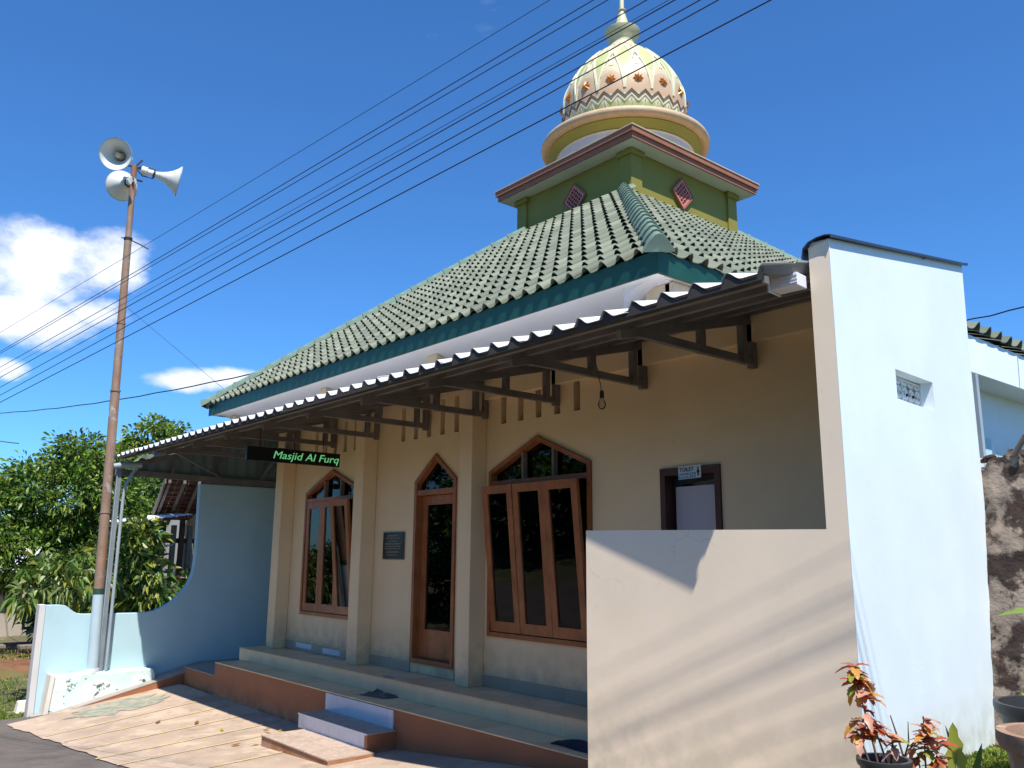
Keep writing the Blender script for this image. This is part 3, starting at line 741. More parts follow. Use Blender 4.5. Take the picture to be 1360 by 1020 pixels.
# fascia boards
box('fascia_board', EX0 - 0.01, EX1 + 0.004, EY0 - 0.004, EY0 + 0.024, 3.872, 4.075, M['fascia'], mosque)
box('fascia_board', EX1 - 0.024, EX1 + 0.004, EY0 + 0.026, EY1, 3.872, 4.075, M['fascia'], mosque)
box('fascia_board', EX0 + 0.02, EX0 + 0.045, EY0 + 0.057, EY1, 3.878, 4.085, M['fascia'], mosque)
box('eave_soffit', EX0 + 0.05, EX1 - 0.05, EY0 + 0.026, EY0 + 0.14, 3.879, 3.884, M['cove'], mosque)
# hip ridge caps
cap_prof = [(-0.125, -0.05), (-0.075, 0.030), (-0.028, 0.080), (0, 0.088), (0.028, 0.080), (0.075, 0.030), (0.125, -0.05)]
def cap_mesh(L, mat, big=False):
    mb = MB(); n = len(cap_prof); st_ = [(0, 1.16), (0.05, 1.16), (0.055, 1.0), (L, 0.94)]
    for y, s in st_: mb.v += [(x * s, y, z * s) for x, z in cap_prof]
    for j in range(len(st_) - 1): mb.f += [(j * n + i, j * n + i + 1, (j + 1) * n + i + 1, (j + 1) * n + i) for i in range(n - 1)]
    mb.f.append(tuple(range(n)))
    return mesh_of('ridge_cap', mb.v, mb.f, mat, smooth=35)
capme = cap_mesh(0.36, M['ridge'])
def hip(P, Q, step=0.335):
    P = Vector(P); Q = Vector(Q); d = (Q - P); L = d.length; d.normalize()
    sd = d.cross(Vector((0, 0, 1))).normalized(); up = sd.cross(d)
    for i in range(int(L / step)):
        o = bpy.data.objects.new('ridge_cap', capme); COL.objects.link(o); o.parent = roof
        Mx = Matrix((sd, d, up)).transposed() @ Matrix.Rotation((random.random() - .5) * 0.03, 3, 'Z')
        o.matrix_basis = Matrix.Translation(P + d * (i * step) + up * 0.055 - base) @ Mx.to_4x4()
hip(Vector(c[1]) + Vector((0.07, -0.07, -0.03)), d_[1]); hip(Vector(c[0]) + Vector((-0.07, -0.07, -0.03)), d_[0]); hip(c[2], d_[2])
# ------------------------------------------------------------------ tower
TX, TY, TH, TE = -10.05, 11.15, 1.40, 1.70
tower = box('tower', TX - TH, TX + TH, TY - TH, TY + TH, 6.7, 7.99, M['olive'], mosque)
for sx in (-1, 1):
    for sy in (-1, 1):
        ax = TX + sx * (TH - 0.09); ay = TY + sy * (TH - 0.09)
        box('corner_pilaster', ax - 0.13, ax + 0.13, ay - 0.13, ay + 0.13, 6.7, 7.93, M['olive'], tower, bevel=0.004)
        box('pilaster_cap', ax - 0.17, ax + 0.17, ay - 0.17, ay + 0.17, 7.90, 7.985, M['olive'], tower, bevel=0.004)
box('eave_slab', TX - TE + 0.03, TX + TE - 0.03, TY - TE + 0.03, TY + TE - 0.03, 8.0, 8.06, M['soffit'], tower)
mb = MB()
def ring(mb, h, w, z0, z1):
    for (x0, x1, y0, y1) in ((-h, h, -h, -h + w), (-h, h, h - w, h), (-h, -h + w, -h + w, h - w), (h - w, h, -h + w, h - w)):
        mb.box(TX + x0, TX + x1, TY + y0, TY + y1, z0, z1)
ring(mb, TE, 0.06, 8.01, 8.10); put('eave_moulding', mb, M['moulding'], tower, label='lower brown moulding')
mb = MB(); ring(mb, TE + 0.035, 0.09, 8.102, 8.19); put('eave_moulding', mb, M['moulding'], tower, label='upper brown moulding')
mb = MB(); q = TE + 0.05
mb.add([(TX - q, TY - q, 8.192), (TX + q, TY - q, 8.192), (TX + q, TY + q, 8.192), (TX - q, TY + q, 8.192),
        (TX - q, TY - q, 8.212), (TX + q, TY - q, 8.212), (TX + q, TY + q, 8.212), (TX - q, TY + q, 8.212),
        (TX - 1.1, TY - 1.1, 8.36), (TX + 1.1, TY - 1.1, 8.36), (TX + 1.1, TY + 1.1, 8.36), (TX - 1.1, TY + 1.1, 8.36)],
       [(0, 1, 5, 4), (1, 2, 6, 5), (2, 3, 7, 6), (3, 0, 4, 7), (4, 5, 9, 8), (5, 6, 10, 9), (6, 7, 11, 10), (7, 4, 8, 11), (8, 9, 10, 11), (3, 2, 1, 0)])
put('tower_roof', mb, M['peach'], tower)
# diamond vents
def diamond(T):
    def ri(cx, cz, r): return [(cx + r * math.cos(R(a)), cz + r * math.sin(R(a))) for a in range(0, 360, 45)]
    out = [(0, -0.26), (0.25, 0), (0, 0.26), (-0.25, 0)]
    holes = []
    for i in range(5):
        for j in range(5):
            a = (i - 2) * 0.088; b = (j - 2) * 0.088
            x = (a - b) * 0.48; z = (a + b) * 0.50
            holes.append(ri(x, z, 0.033 if (i + j) % 2 else 0.027))
    v = put('diamond_vent', panel([out] + holes, 0.03, T), M['pinklat'], tower)
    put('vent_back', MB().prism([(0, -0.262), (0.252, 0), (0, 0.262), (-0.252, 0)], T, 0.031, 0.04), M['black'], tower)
    fr_ = [(0, -0.30), (0.29, 0), (0, 0.30), (-0.29, 0)]
    put('vent_frame', panel([fr_, [(p[0] * 0.90, p[1] * 0.90) for p in fr_]], 0.05, lambda a, b, c: T(a, b, c - 0.012)), M['moulding'], tower)
diamond(lambda a, b, c: (-9.95 + a, 9.752 - 0.045 + c, 7.545 + b))
diamond(lambda a, b, c: (-8.648 + 0.045 - c, 11.02 + a, 7.575 + b))
# ------------------------------------------------------------------ dome
dome = None
Tc = lambda x, y, z: (TX + x, TY + y, z)
drum = put('dome', MB().lathe([(1.27, 8.2), (1.27, 8.72), (1.30, 8.74)], 64, Tc), M['drum'], mosque, smooth=30)
put('cove_ring', MB().lathe([(1.27, 8.74), (1.34, 8.80), (1.44, 8.865), (1.44, 8.90), (1.0, 8.90)], 72, Tc, False), M['olive2'], drum, smooth=30)
rim = [(1.441, 8.885)] + [(1.50 + 0.085 * math.cos(R(a)), 8.965 + 0.085 * math.sin(R(a))) for a in range(-120, 100, 20)] + [(1.30, 9.075), (1.2, 9.13), (0.9, 9.14)]
put('rim', MB().lathe(rim, 80, Tc, False), M['peach'], drum, smooth=40)
# small leaf ornaments on the drum
leafm = MB().prism([(-0.055, -0.07), (0.055, -0.07), (0.03, 0.02), (0, 0.10), (-0.03, 0.02)], lambda a, b, c: (a, c, b), 0, 0.02)
lme = mesh_of('drum_ornament', leafm.v, leafm.f, M['moulding'])
for k in range(22):
    a = 2 * math.pi * k / 22
    o = bpy.data.objects.new('drum_ornament', lme); COL.objects.link(o); o.parent = drum
    o.matrix_basis = Matrix.Translation(Vector((TX + 1.285 * math.sin(a), TY - 1.285 * math.cos(a), 8.47)) - wloc(drum)) @ Matrix.Rotation(a, 4, 'Z')
PZ = [(9.12, 1.09), (9.30, 1.145), (9.52, 1.178), (9.76, 1.18), (10.0, 1.145), (10.2, 1.07), (10.4, 0.96), (10.6, 0.815), (10.75, 0.68), (10.9, 0.52), (11.0, 0.395), (11.1, 0.29), (11.16, 0.245)]
pz = np.array(PZ)
# smooth radius via cubic interpolation
def rad(z):
    z = float(z)
    i = min(len(pz) - 3, max(1, int(np.searchsorted(pz[:, 0], z)) - 1))
    p = pz[i - 1:i + 3]; out = 0
    for a in range(4):
        L = 1
        for b in range(4):
            if a != b: L *= (z - p[b, 0]) / (p[a, 0] - p[b, 0])
        out += L * p[a, 1]
    return out
NS = 15; A0 = R(13.2)      # star panels; angle measured from -Y toward +X relative to camera axis below
axis_ang = math.atan2(0 - TX, -(0 - TY))  # azimuth toward the camera, measured from -Y to +X
STEP = 2 * math.pi / NS
off_a = axis_ang + A0
def dp(a, z, dr=0.0):
    r = rad(z) + dr; return (TX + r * math.sin(a), TY - r * math.cos(a), z)
def arch_half(z, z0, z1, hw):   # half-angle of an ogive arch (fraction of STEP/2) at height z
    t = (z - z0) / (z1 - z0)
    if t < 0 or t > 1: return -1
    return hw * (1 - t ** 1.5)
ZA0, ZA1 = 9.62, 10.56
nA = NS * 20; zs_ = [9.12 + (11.16 - 9.12) * i / 84 for i in range(85)]
mb = MB(); mi = []
def zigz(a, zc, amp):
    ph = ((a - off_a) / (STEP / 2)) % 1.0
    return zc + amp * (1 - 4 * abs(ph - 0.5)) * -1
for z in zs_:
    for j in range(nA):
        mb.v.append(dp(2 * math.pi * j / nA, z))
for i in range(len(zs_) - 1):
    zc = (zs_[i] + zs_[i + 1]) / 2
    for j in range(nA):
        a = 2 * math.pi * (j + 0.5) / nA
        f = ((a - off_a) / STEP + 0.5) % 1.0 - 0.5            # -0.5..0.5 round a star
        g = ((a - off_a) / STEP) % 1.0 - 0.5                   # centred between the stars
        h = arch_half(zc, ZA0, ZA1, 0.5)
        if zc < zigz(a, 9.47, 0.055): k = 1 if zc > zigz(a, 9.40, 0.06) - 0.03 else 2
        elif h > 0 and abs(f) < h: k = 3 if zc < 9.98 - 0.25 * abs(f) else 0
        elif zc < ZA0: k = 3
        else:
            h2 = arch_half(zc, 10.0, 10.86, 0.5)
            k = 2 if h2 - 0.04 > abs(g) else 0
        mi.append(k)
        q0 = i * nA + j; q1 = i * nA + (j + 1) % nA
        mb.f.append((q0, q1, q1 + nA, q0 + nA))
bul = put('dome_shell', mb, [M['domeb'], M['domew'], M['domeg'], M['domep']], drum, smooth=60, mi=mi)
def strip(name, path, w, dr, mat, parent):
    """raised band following a path of (angle, z) on the dome, with sloping sides"""
    P = [Vector(dp(a, z)) for a, z in path]; mbs = MB(); n = len(P)
    for i in range(n):
        d = (P[min(i + 1, n - 1)] - P[max(i - 1, 0)]).normalized()
        a, z = path[i]; nr = Vector((math.sin(a), -math.cos(a), 0.0)); dz_ = 0.02
        sl = (rad(z + dz_) - rad(z - dz_)) / (2 * dz_); nr = Vector((math.sin(a), -math.cos(a), -sl)).normalized()
        s = d.cross(nr).normalized()
        mbs.v += [tuple(P[i] - s * w / 2 - nr * 0.004), tuple(P[i] - s * w * 0.3 + nr * dr), tuple(P[i] + s * w * 0.3 + nr * dr), tuple(P[i] + s * w / 2 - nr * 0.004)]
    for i in range(n - 1):
        for k in range(3): mbs.f.append((4 * i + k, 4 * i + k + 1, 4 * i + 5 + k, 4 * i + 4 + k))
    mbs.f.append((0, 1, 2, 3)); mbs.f.append((4 * n - 1, 4 * n - 2, 4 * n - 3, 4 * n - 4))
    return mbs
def arch_path(ca, z0, z1, hw, n=14):
    pts = []
    for s in (-1, 1):
        rowp = []
        for i in range(n + 1):
            t = i / n; z = z0 + (z1 - z0) * t
            rowp.append((ca + s * hw * STEP * (1 - t ** 1.5), z))
        pts.append(rowp)
    return pts[0] + pts[1][::-1][1:]
for k in range(NS):
    ca = off_a + k * STEP
    put('petal_border', strip('', arch_path(ca, ZA0 - 0.02, ZA1, 0.485), 0.05, 0.016, None, None), M['domew'], drum)
    put('petal_line', strip('', arch_path(ca, ZA0 + 0.22, ZA1 - 0.12, 0.385), 0.020, 0.008, None, None), M['domed'], drum)
    put('upper_petal_border', strip('', [p for p in arch_path(ca + STEP / 2, 10.10, 10.86, 0.46, 10)], 0.035, 0.012, None, None), M['domew'], drum)
    put('top_chevron', strip('', [(ca - STEP * 0.30, 10.94), (ca, 10.70), (ca + STEP * 0.30, 10.94)], 0.018, 0.009, None, None), M['domed'], drum)
# zigzag mouldings
zz1, zz2, zz3 = [], [], []
for k in range(NS * 2):
    a = off_a + k * STEP / 2
    zz1 += [(a, 9.455 + 0.0), (a + STEP / 4, 9.575)]
    zz2 += [(a, 9.415), (a + STEP / 4, 9.535)]
    zz3 += [(a, 9.36), (a + STEP / 4, 9.48)]
for zz, wd, mt in ((zz1, 0.022, 'zig'), (zz2, 0.022, 'zig'), (zz3, 0.05, 'domew')):
    put('zigzag_band', strip('', zz + zz[:1], wd, 0.014, None, None), M[mt], drum)
for k in range(NS * 2):
    a = off_a + k * STEP / 2 + STEP / 4
    put('lower_petal', strip('', [(a - STEP * 0.16, 9.15), (a, 9.40), (a + STEP * 0.16, 9.15)], 0.03, 0.012, None, None), M['domew'], drum)
# stars: 8-pointed faceted
starm = MB()
pts_ = []
for i in range(16):
    r_ = 0.105 if i % 2 == 0 else 0.055
    t = math.pi / 8 * i + math.pi / 2
    pts_.append((r_ * math.cos(t), 0.0, r_ * math.sin(t)))
starm.v = pts_ + [(0, -0.055, 0)]
starm.f = [(i, (i + 1) % 16, 16) for i in range(16)]
sme = mesh_of('star', starm.v, starm.f, M['gold'])
for k in range(NS):
    a = off_a + k * STEP
    o = bpy.data.objects.new('star', sme); COL.objects.link(o); o.parent = drum
    p = Vector(dp(a, 9.79, 0.006)) - wloc(drum)
    o.matrix_basis = Matrix.Translation(p) @ Matrix.Rotation(a, 4, 'Z') @ Matrix.Rotation(R(3), 4, 'X')
# finial
fin = [(0.245, 11.14), (0.235, 11.20), (0.245, 11.25), (0.30, 11.34), (0.345, 11.44), (0.35, 11.47), (0.33, 11.475), (0.24, 11.49), (0.145, 11.53), (0.135, 11.62), (0.10, 11.76), (0.06, 11.90), (0.055, 11.93)]
put('finial_bowl', MB().lathe(fin, 40, Tc), M['domefin'], drum, smooth=25)
put('finial_collar', MB().lathe([(0.05, 11.925), (0.08, 11.945), (0.08, 11.965), (0.05, 11.98)], 24, Tc), M['peach'], drum, smooth=40)
put('finial_rod', MB().lathe([(0.045, 11.98), (0.045, 12.5), (0.03, 12.7)], 16, Tc), M['domew'], drum, smooth=40)

# ------------------------------------------------------------------ canopy
canopy = thing('porch_canopy', 'long corrugated sheet canopy on dark steel trusses over the terrace', 'canopy', (-9.0, 5.0, 3.0))
CY0, CZ0, CS = 3.97, 2.965, 0.255
def cz(y): return CZ0 + CS * (y - CY0)
PER = 0.2435
cprof = [(0.0, 0.0), (0.12, 0.0), (0.165, 0.012), (0.19, 0.05), (0.205, 0.062), (0.22, 0.055), (0.2435, 0.020)]
# sheet: each board of about 1 m is a panel with overlapping edge
def wave(x):
    u = ((x - (-2.60)) % PER) / PER
    # steep rise on the left of each crest, gentle fall to the right
    if u < 0.10: return 0.058 * math.sin(u / 0.10 * math.pi / 2)
    if u < 0.55: return 0.058 * (0.5 + 0.5 * math.cos((u - 0.10) / 0.45 * math.pi))
    return 0.0
def csheet(x0, x1, ys, step=0.0):
    mb = MB(); n = max(2, int(round((x1 - x0) / PER * 14)))
    xs = [x0 + (x1 - x0) * i / n for i in range(n + 1)]
    for y in ys:
        # pressed tile steps every 0.35 m
        k = (y - CY0) / 0.35; s = 0.010 * (1 - (k - math.floor(k)))
        for x in xs: mb.v.append((x, y, cz(y) + wave(x) + s))
    m_ = len(xs)
    for j in range(len(ys) - 1):
        for i in range(m_ - 1):
            a = j * m_ + i; mb.f.append((a, a + 1, a + m_ + 1, a + m_))
    return mb
def ysteps(y0, y1):
    out = [y0]; k = 1
    while CY0 + 0.35 * k < y1 - 0.01:
        yb = CY0 + 0.35 * k
        if yb > y0 + 0.01: out += [yb - 0.004, yb]
        k += 1
    return out + [y1]
bounds = [-14.95 + 1.03 * i for i in range(12)] + [-2.570]
for a, b in zip(bounds, bounds[1:]):
    y1 = 7.6 if b < -12.8 else 6.085
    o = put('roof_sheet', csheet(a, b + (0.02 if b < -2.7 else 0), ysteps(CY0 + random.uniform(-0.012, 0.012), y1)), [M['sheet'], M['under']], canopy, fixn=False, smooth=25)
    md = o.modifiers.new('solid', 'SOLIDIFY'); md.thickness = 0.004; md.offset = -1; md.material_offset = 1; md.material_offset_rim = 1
mb = MB(); n_ = 700  # added dark strip closing the crests so the canopy's shadow edge stays straight
for i in range(n_ + 1):
    x = -14.94 + (14.94 - 2.58) * i / n_
    for y in (CY0 + 0.012, CY0 + 0.032): mb.v += [(x, y, cz(y) - 0.030), (x, y, cz(y) + wave(x) - 0.005)]
for i in range(n_):
    a = 4 * i; mb.f += [(a, a + 4, a + 5, a + 1), (a + 2, a + 3, a + 7, a + 6), (a, a + 2, a + 6, a + 4)]
M['sun_stop'] = pm('dark_sun_stop', (0.05, 0.045, 0.04), 0.9)
put('added_sun_stop', mb, M['sun_stop'], canopy, fixn=False)
for y in (4.06, 4.55, 5.07, 5.6, 5.98):
    put('purlin', MB().beam((-14.93, y, cz(y) - 0.030), (-2.60, y, cz(y) - 0.030), 0.045, 0.045), M['steel'], canopy)
def truss(X):
    t = thing('tmp', None, None) if False else None
    mb = MB()
    zt = lambda y: cz(y) - 0.055 - 0.035
    mb.beam((X, 4.40, zt(4.40)), (X, 6.085, zt(6.085)), 0.05, 0.07)
    tr = put('truss', mb, M['steel'], canopy, bevel=0.002)
    put('bottom_chord', MB().beam((X, 4.60, 3.035), (X, 6.08, 3.035), 0.048, 0.065), M['steel'], tr, bevel=0.002)
    put('wall_strut', MB().box(X - 0.03, X + 0.03, 6.02, 6.085, 2.98, zt(6.02)), M['steel'], tr, bevel=0.002)
    put('wall_strut', MB().box(X - 0.022, X + 0.040, 5.88, 5.94, 3.0, zt(5.9)), M['steel'], tr, bevel=0.002)
    put('middle_strut', MB().box(X - 0.027, X + 0.027, 5.33, 5.395, 3.0, zt(5.36)), M['steel'], tr, bevel=0.002)
    put('tip_strut', MB().box(X - 0.027, X + 0.027, 4.62, 4.68, 3.0, zt(4.65)), M['steel'], tr, bevel=0.002)
    return tr
for k in range(9): truss(-4.06 - 1.222 * k)
# left end frame
put('end_beam', MB().beam((-14.97, 3.95, 2.73), (-14.97, 7.6, 2.68), 0.06, 0.10), M['steel'], canopy)
put('end_rafter', MB().beam((-14.93, 3.99, 2.80), (-14.93, 7.55, cz(7.55) - 0.07), 0.05, 0.08), M['steel'], canopy)
for y in (4.9, 5.7, 6.5): put('end_strut', MB().beam((-14.95, y, 2.75), (-14.95, y + 0.02, cz(y) - 0.10), 0.04, 0.04), M['steel'], canopy)
put('end_brace', MB().beam((-14.0, 4.6, cz(4.6) - 0.09), (-14.93, 5.7, 2.78), 0.04, 0.04), M['steel'], canopy)
put('end_brace', MB().beam((-12.6, 6.0, cz(6.0) - 0.1), (-14.93, 6.5, 2.78), 0.04, 0.04), M['steel'], canopy)
put('tie_beam', MB().beam((-14.9, 6.55, 2.90), (-12.95, 6.55, 2.90), 0.05, 0.09), M['steel'], canopy)
put('tie_beam', MB().beam((-14.9, 4.58, 3.04), (-13.9, 4.58, 3.04), 0.05, 0.06), M['steel'], canopy)
def clad():
    mb = MB(); n = 90
    for i in range(n + 1):
        y = 4.35 + 3.6 * i / n; x = -15.02 + 0.012 * math.sin(i * math.pi / 2.5)
        mb.v += [(x, y, 2.60 if y > 5.5 else 2.70), (x, y, cz(y) - 0.035)]
    mb.f = [(2 * i, 2 * i + 2, 2 * i + 3, 2 * i + 1) for i in range(n)]
    return mb
M['teal'] = pm('teal_side_sheet', (0.16, 0.22, 0.22), 0.6, 0.15, 2)
o = put('side_sheet', clad(), M['teal'], canopy, fixn=False); md = o.modifiers.new('s', 'SOLIDIFY'); md.thickness = 0.004
# steel channel post and its light flange
put('post', MB().box(-14.92, -14.84, 3.985, 4.055, -0.42, 2.78), M['post'], canopy, bevel=0.003)
put('post_flange', MB().box(-14.835, -14.825, 3.975, 3.99, -0.40, 2.70), M['pipe'], canopy)
put('downpipe', MB().tube([(-14.80, 4.30, 2.83), (-14.80, 4.20, 2.70), (-14.80, 4.12, 2.50), (-14.80, 4.10, 2.3), (-14.80, 4.095, -0.40)], 0.026, 10), M['pipe'], canopy, smooth=True)
put('gutter_elbow', MB().tube([(-14.80, 3.90, 2.80), (-14.80, 4.1, 2.84), (-14.80, 4.34, 2.86)], 0.05, 10), M['pipe'], canopy, smooth=True)

# ------------------------------------------------------------------ annex walls (turned 5 degrees)
A = Vector((-2.436, 4.472, 0)); th = R(5)
U = Vector((-math.cos(th), -math.sin(th), 0)); V = Vector((-math.sin(th), math.cos(th), 0))
def TA(a, b, c): # a along front to the left, b height, c depth to the back
    p = A + U * a + V * c; return (p.x, p.y, b)
def TS(a, b, c): # a along side to the back, b height, c inward
    p = A + V * a + U * c; return (p.x, p.y, b)
annex = thing('toilet_screen_wall', 'tall bluish white side wall with a low cream screen wall in front of the toilet door', 'wall', tuple(A))
fl = [(0.0, -0.6), (1.889, -0.6), (1.889, 1.588), (0.1275, 1.568), (0.1275, 3.235), (0.0, 3.262)]
put('front_face', MB().prism(fl, TA, 0, 0.012), M['low'], annex)
put('low_wall', MB().prism([(0.1275, -0.6), (1.8885, -0.6), (1.8885, 1.5865), (0.1275, 1.5665)], TA, 0.0121, 0.12), M['low'], annex)
so = [(0.0125, -0.4), (2.40, -0.4), (2.43, 3.1), (2.465, 3.73), (0.0125, 3.268)]
wo = [(0.87, 2.42), (1.54, 2.42), (1.54, 2.625), (0.87, 2.615)]
put('side_wall', panel([so, wo], 0.1265, TS), M['white'], annex)
put('corner_skin', MB().prism([(-0.0005, -0.3), (0.0121, -0.3), (0.0121, 3.268), (-0.0005, 3.265)], TS, -0.002, 0.0), M['white'], annex)
# breeze block in the opening
vb = MB()
x0, x1, z0, z1 = 0.87, 1.54, 2.42, 2.615
for (a, b, c_, d) in ((x0, x1, z0, z0 + 0.012), (x0, x1, z1 - 0.012, z1), (x0, x0 + 0.012, z0, z1), (x1 - 0.012, x1, z0, z1), ((x0 + x1) / 2 - 0.007, (x0 + x1) / 2 + 0.007, z0, z1)):
    vb.box(a, b, c_, d, 0.085, 0.12, TS)
for i in range(6):
    for j in range(2):
        cx_ = x0 + (i + 0.5) * (x1 - x0) / 6; cz_ = z0 + (j + 0.5) * (z1 - z0) / 2
        for q in range(4):
            a = R(45 + 90 * q); L_ = 0.064
            P = [(cx_ + t * L_ * math.cos(a) - w * math.sin(a) * 0.011 * math.sin(math.pi * t), cz_ + t * L_ * math.sin(a) * 0.85 + w * math.cos(a) * 0.011 * math.sin(math.pi * t)) for (t, w) in ((0, 0), (0.3, 1), (0.6, 1), (1, 0), (0.6, -1), (0.3, -1))]
            vb.prism(P, TS, 0.09, 0.115)
        vb.box(cx_ - 0.006, cx_ + 0.006, cz_ - 0.048, cz_ + 0.048, 0.09, 0.112, TS)
put('breeze_block', vb, M['signwhite'], annex)
box('vent_dark_back', 0.86, 1.55, 2.41, 2.63, 0.128, 0.14, M['wooddark'], annex, T=TS)  # dark sheet painted in for the shade behind the block holes
# bent metal coping
cpf = [(-0.028, -0.012), (-0.024, 0.006), (0.01, 0.012), (0.06, 0.008), (0.115, -0.008), (0.150, -0.040), (0.162, -0.105)]
mb = MB(); n = len(cpf)
stn = [(-0.030, 3.272), (0.0, 3.278), (0.8, 3.425), (1.6, 3.575), (2.46, 3.735), (2.53, 3.755)]
for s, z in stn:
    mb.v += [TS(s, z + dz_, a) for a, dz_ in cpf]
for s, z in stn:
    mb.v += [TS(s, z + dz_ - 0.006, a + (0.003 if a < 0.1 else -0.005)) for a, dz_ in cpf]
K = len(stn) * n
for j in range(len(stn) - 1):
    for i in range(n - 1):
        a = j * n + i; mb.f.append((a, a + 1, a + n + 1, a + n)); mb.f.append((a + K, a + n + K, a + n + 1 + K, a + 1 + K))
    a = j * n; mb.f.append((a, a + n, a + n + K, a + K)); a = j * n + n - 1; mb.f.append((a, a + K, a + n + K, a + n))
for j in (0, len(stn) - 1):
    for i in range(n - 1): a = j * n + i; mb.f.append((a, a + K, a + 1 + K, a + 1))
put('metal_coping', mb, M['navy'], annex, smooth=30)
# white ribbed gutter box under the canopy end
gb = thing('gutter_end', 'short white ribbed gutter box fixed to the wall edge under the canopy', 'gutter', (-2.6, 4.42, 3.02))
def TG(a, b, c): p = Vector((-2.585, 4.44, 0)) + U * a + V * c; return (p.x, p.y, b)
put('gutter_body', MB().box(0.0, 0.17, 2.985, 3.065, -0.10, 0.02, TG), M['pvc'], gb, bevel=0.004)
for z in (3.0, 3.02, 3.045): put('rib', MB().box(0.0, 0.10, z, z + 0.006, -0.106, -0.1005, TG), M['pvc'], gb)
put('end_cap', MB().box(0.1705, 0.185, 2.975, 3.075, -0.115, 0.03, TG), M['pvc'], gb, bevel=0.004)

# ------------------------------------------------------------------ blue wall on the left
bw = thing('blue_boundary_wall', 'light blue boundary wall with a curved cut opening beside the terrace', 'wall', (-15.0, 5, -1))
def arc(c0, c1, r, a0, a1, n=8): return [(c0 + r * math.cos(R(a0 + (a1 - a0) * i / n)), c1 + r * math.sin(R(a0 + (a1 - a0) * i / n))) for i in range(n + 1)]
prof_b = [(3.19, -1.35), (9.6, -1.35), (9.6, 2.62), (5.42, 2.62), (5.44, 1.45)] + [(5.43, 1.2), (5.40, 1.03), (5.33, 0.87), (5.22, 0.73), (5.10, 0.62), (4.96, 0.53), (4.82, 0.475), (4.70, 0.455), (4.5, 0.45)] + [(3.75, 0.46), (3.64, 0.475), (3.57, 0.515), (3.51, 0.565), (3.46, 0.60), (3.38, 0.612), (3.19, 0.612)]
put('wall_panel', MB().prism(prof_b, lambda a, b, c: (c, a, b), -15.13, -15.0), M['blue'], bw, bevel=0.006)
put('end_post', MB().box(-15.22, -15.02, 3.10, 3.188, -1.35, 0.62), M['whitewall'], bw, bevel=0.006, label='pale end post of the blue wall')
plp = [(3.29, -1.25), (3.33, -0.44), (3.6, -0.415), (4.80, -0.415), (4.84, -0.52), (4.86, -1.25)]
put('peeling_plinth', MB().prism(plp, lambda a, b, c: (c, a, b), -14.998, -14.725), M['plinth'], bw, bevel=0.012, label='mint plinth with flaking paint')
put('plinth_fin', MB().prism([(3.22, -1.3), (3.285, -1.3), (3.36, -0.40), (3.30, -0.40)], lambda a, b, c: (c, a, b), -14.995, -14.70), M['whitestone'], bw, bevel=0.006)

# ------------------------------------------------------------------ loudspeaker pole
pole = thing('loudspeaker_pole', 'tall rusty steel pole with pale blue foot carrying three loudspeakers', 'pole', (-14.82, 3.90, -0.4))
def pp(t): return (lerp(-14.82, -14.80, t), lerp(3.90, 3.74, t), lerp(-0.40, 8.05, t))
def tt(z): return (z + 0.40) / 8.45
def seg(name, z0, z1, r0, r1, mat, **kw):
    put(name, MB().tube([pp(tt(z0)), pp(tt((z0 + z1) / 2)), pp(tt(z1))], [r0, (r0 + r1) / 2, r1], 16), mat, pole, smooth=True, **kw)
seg('pole_foot', -0.40, 0.77, 0.083, 0.080, M['poleblue'], label='pale blue painted foot')
seg('foot_collar', -0.42, -0.36, 0.10, 0.10, M['pvc'])
seg('painted_band', 0.77, 0.86, 0.082, 0.082, M['poleband'], label='dark green band')
seg('lower_tube', 0.86, 2.05, 0.078, 0.076, M['rust'])
seg('lower_tube', 2.05, 4.05, 0.074, 0.072, M['rust'])
seg('middle_tube', 4.05, 5.2, 0.066, 0.064, M['rust'])
seg('middle_tube', 5.2, 6.7, 0.062, 0.060, M['rust'])
seg('upper_tube', 6.7, 8.05, 0.050, 0.048, M['rust'])
for z in (2.05, 4.05, 5.2): seg('weld_ring', z - 0.01, z + 0.01, 0.084 if z < 4.5 else 0.071, 0.084 if z < 4.5 else 0.071, M['rust'])
seg('clamp', 6.68, 6.72, 0.07, 0.07, M['black'])
q = Vector(pp(tt(6.70)))
put('clamp_arm', MB().tube([q + Vector((-0.05, -0.10, 0.02)), q, q + Vector((0.03, 0.20, -0.06)), q + Vector((0.06, 0.33, -0.12))], 0.012, 6), M['black'], pole)
put('top_bracket', MB().beam((-14.80, 3.74, 8.0), (-14.78, 3.86, 8.18), 0.03, 0.03).beam((-14.8, 3.62, 8.02), (-14.8, 3.95, 8.02), 0.025, 0.025).beam((-14.8, 3.65, 7.80), (-14.8, 3.9, 7.80), 0.025, 0.025), M['black'], pole)
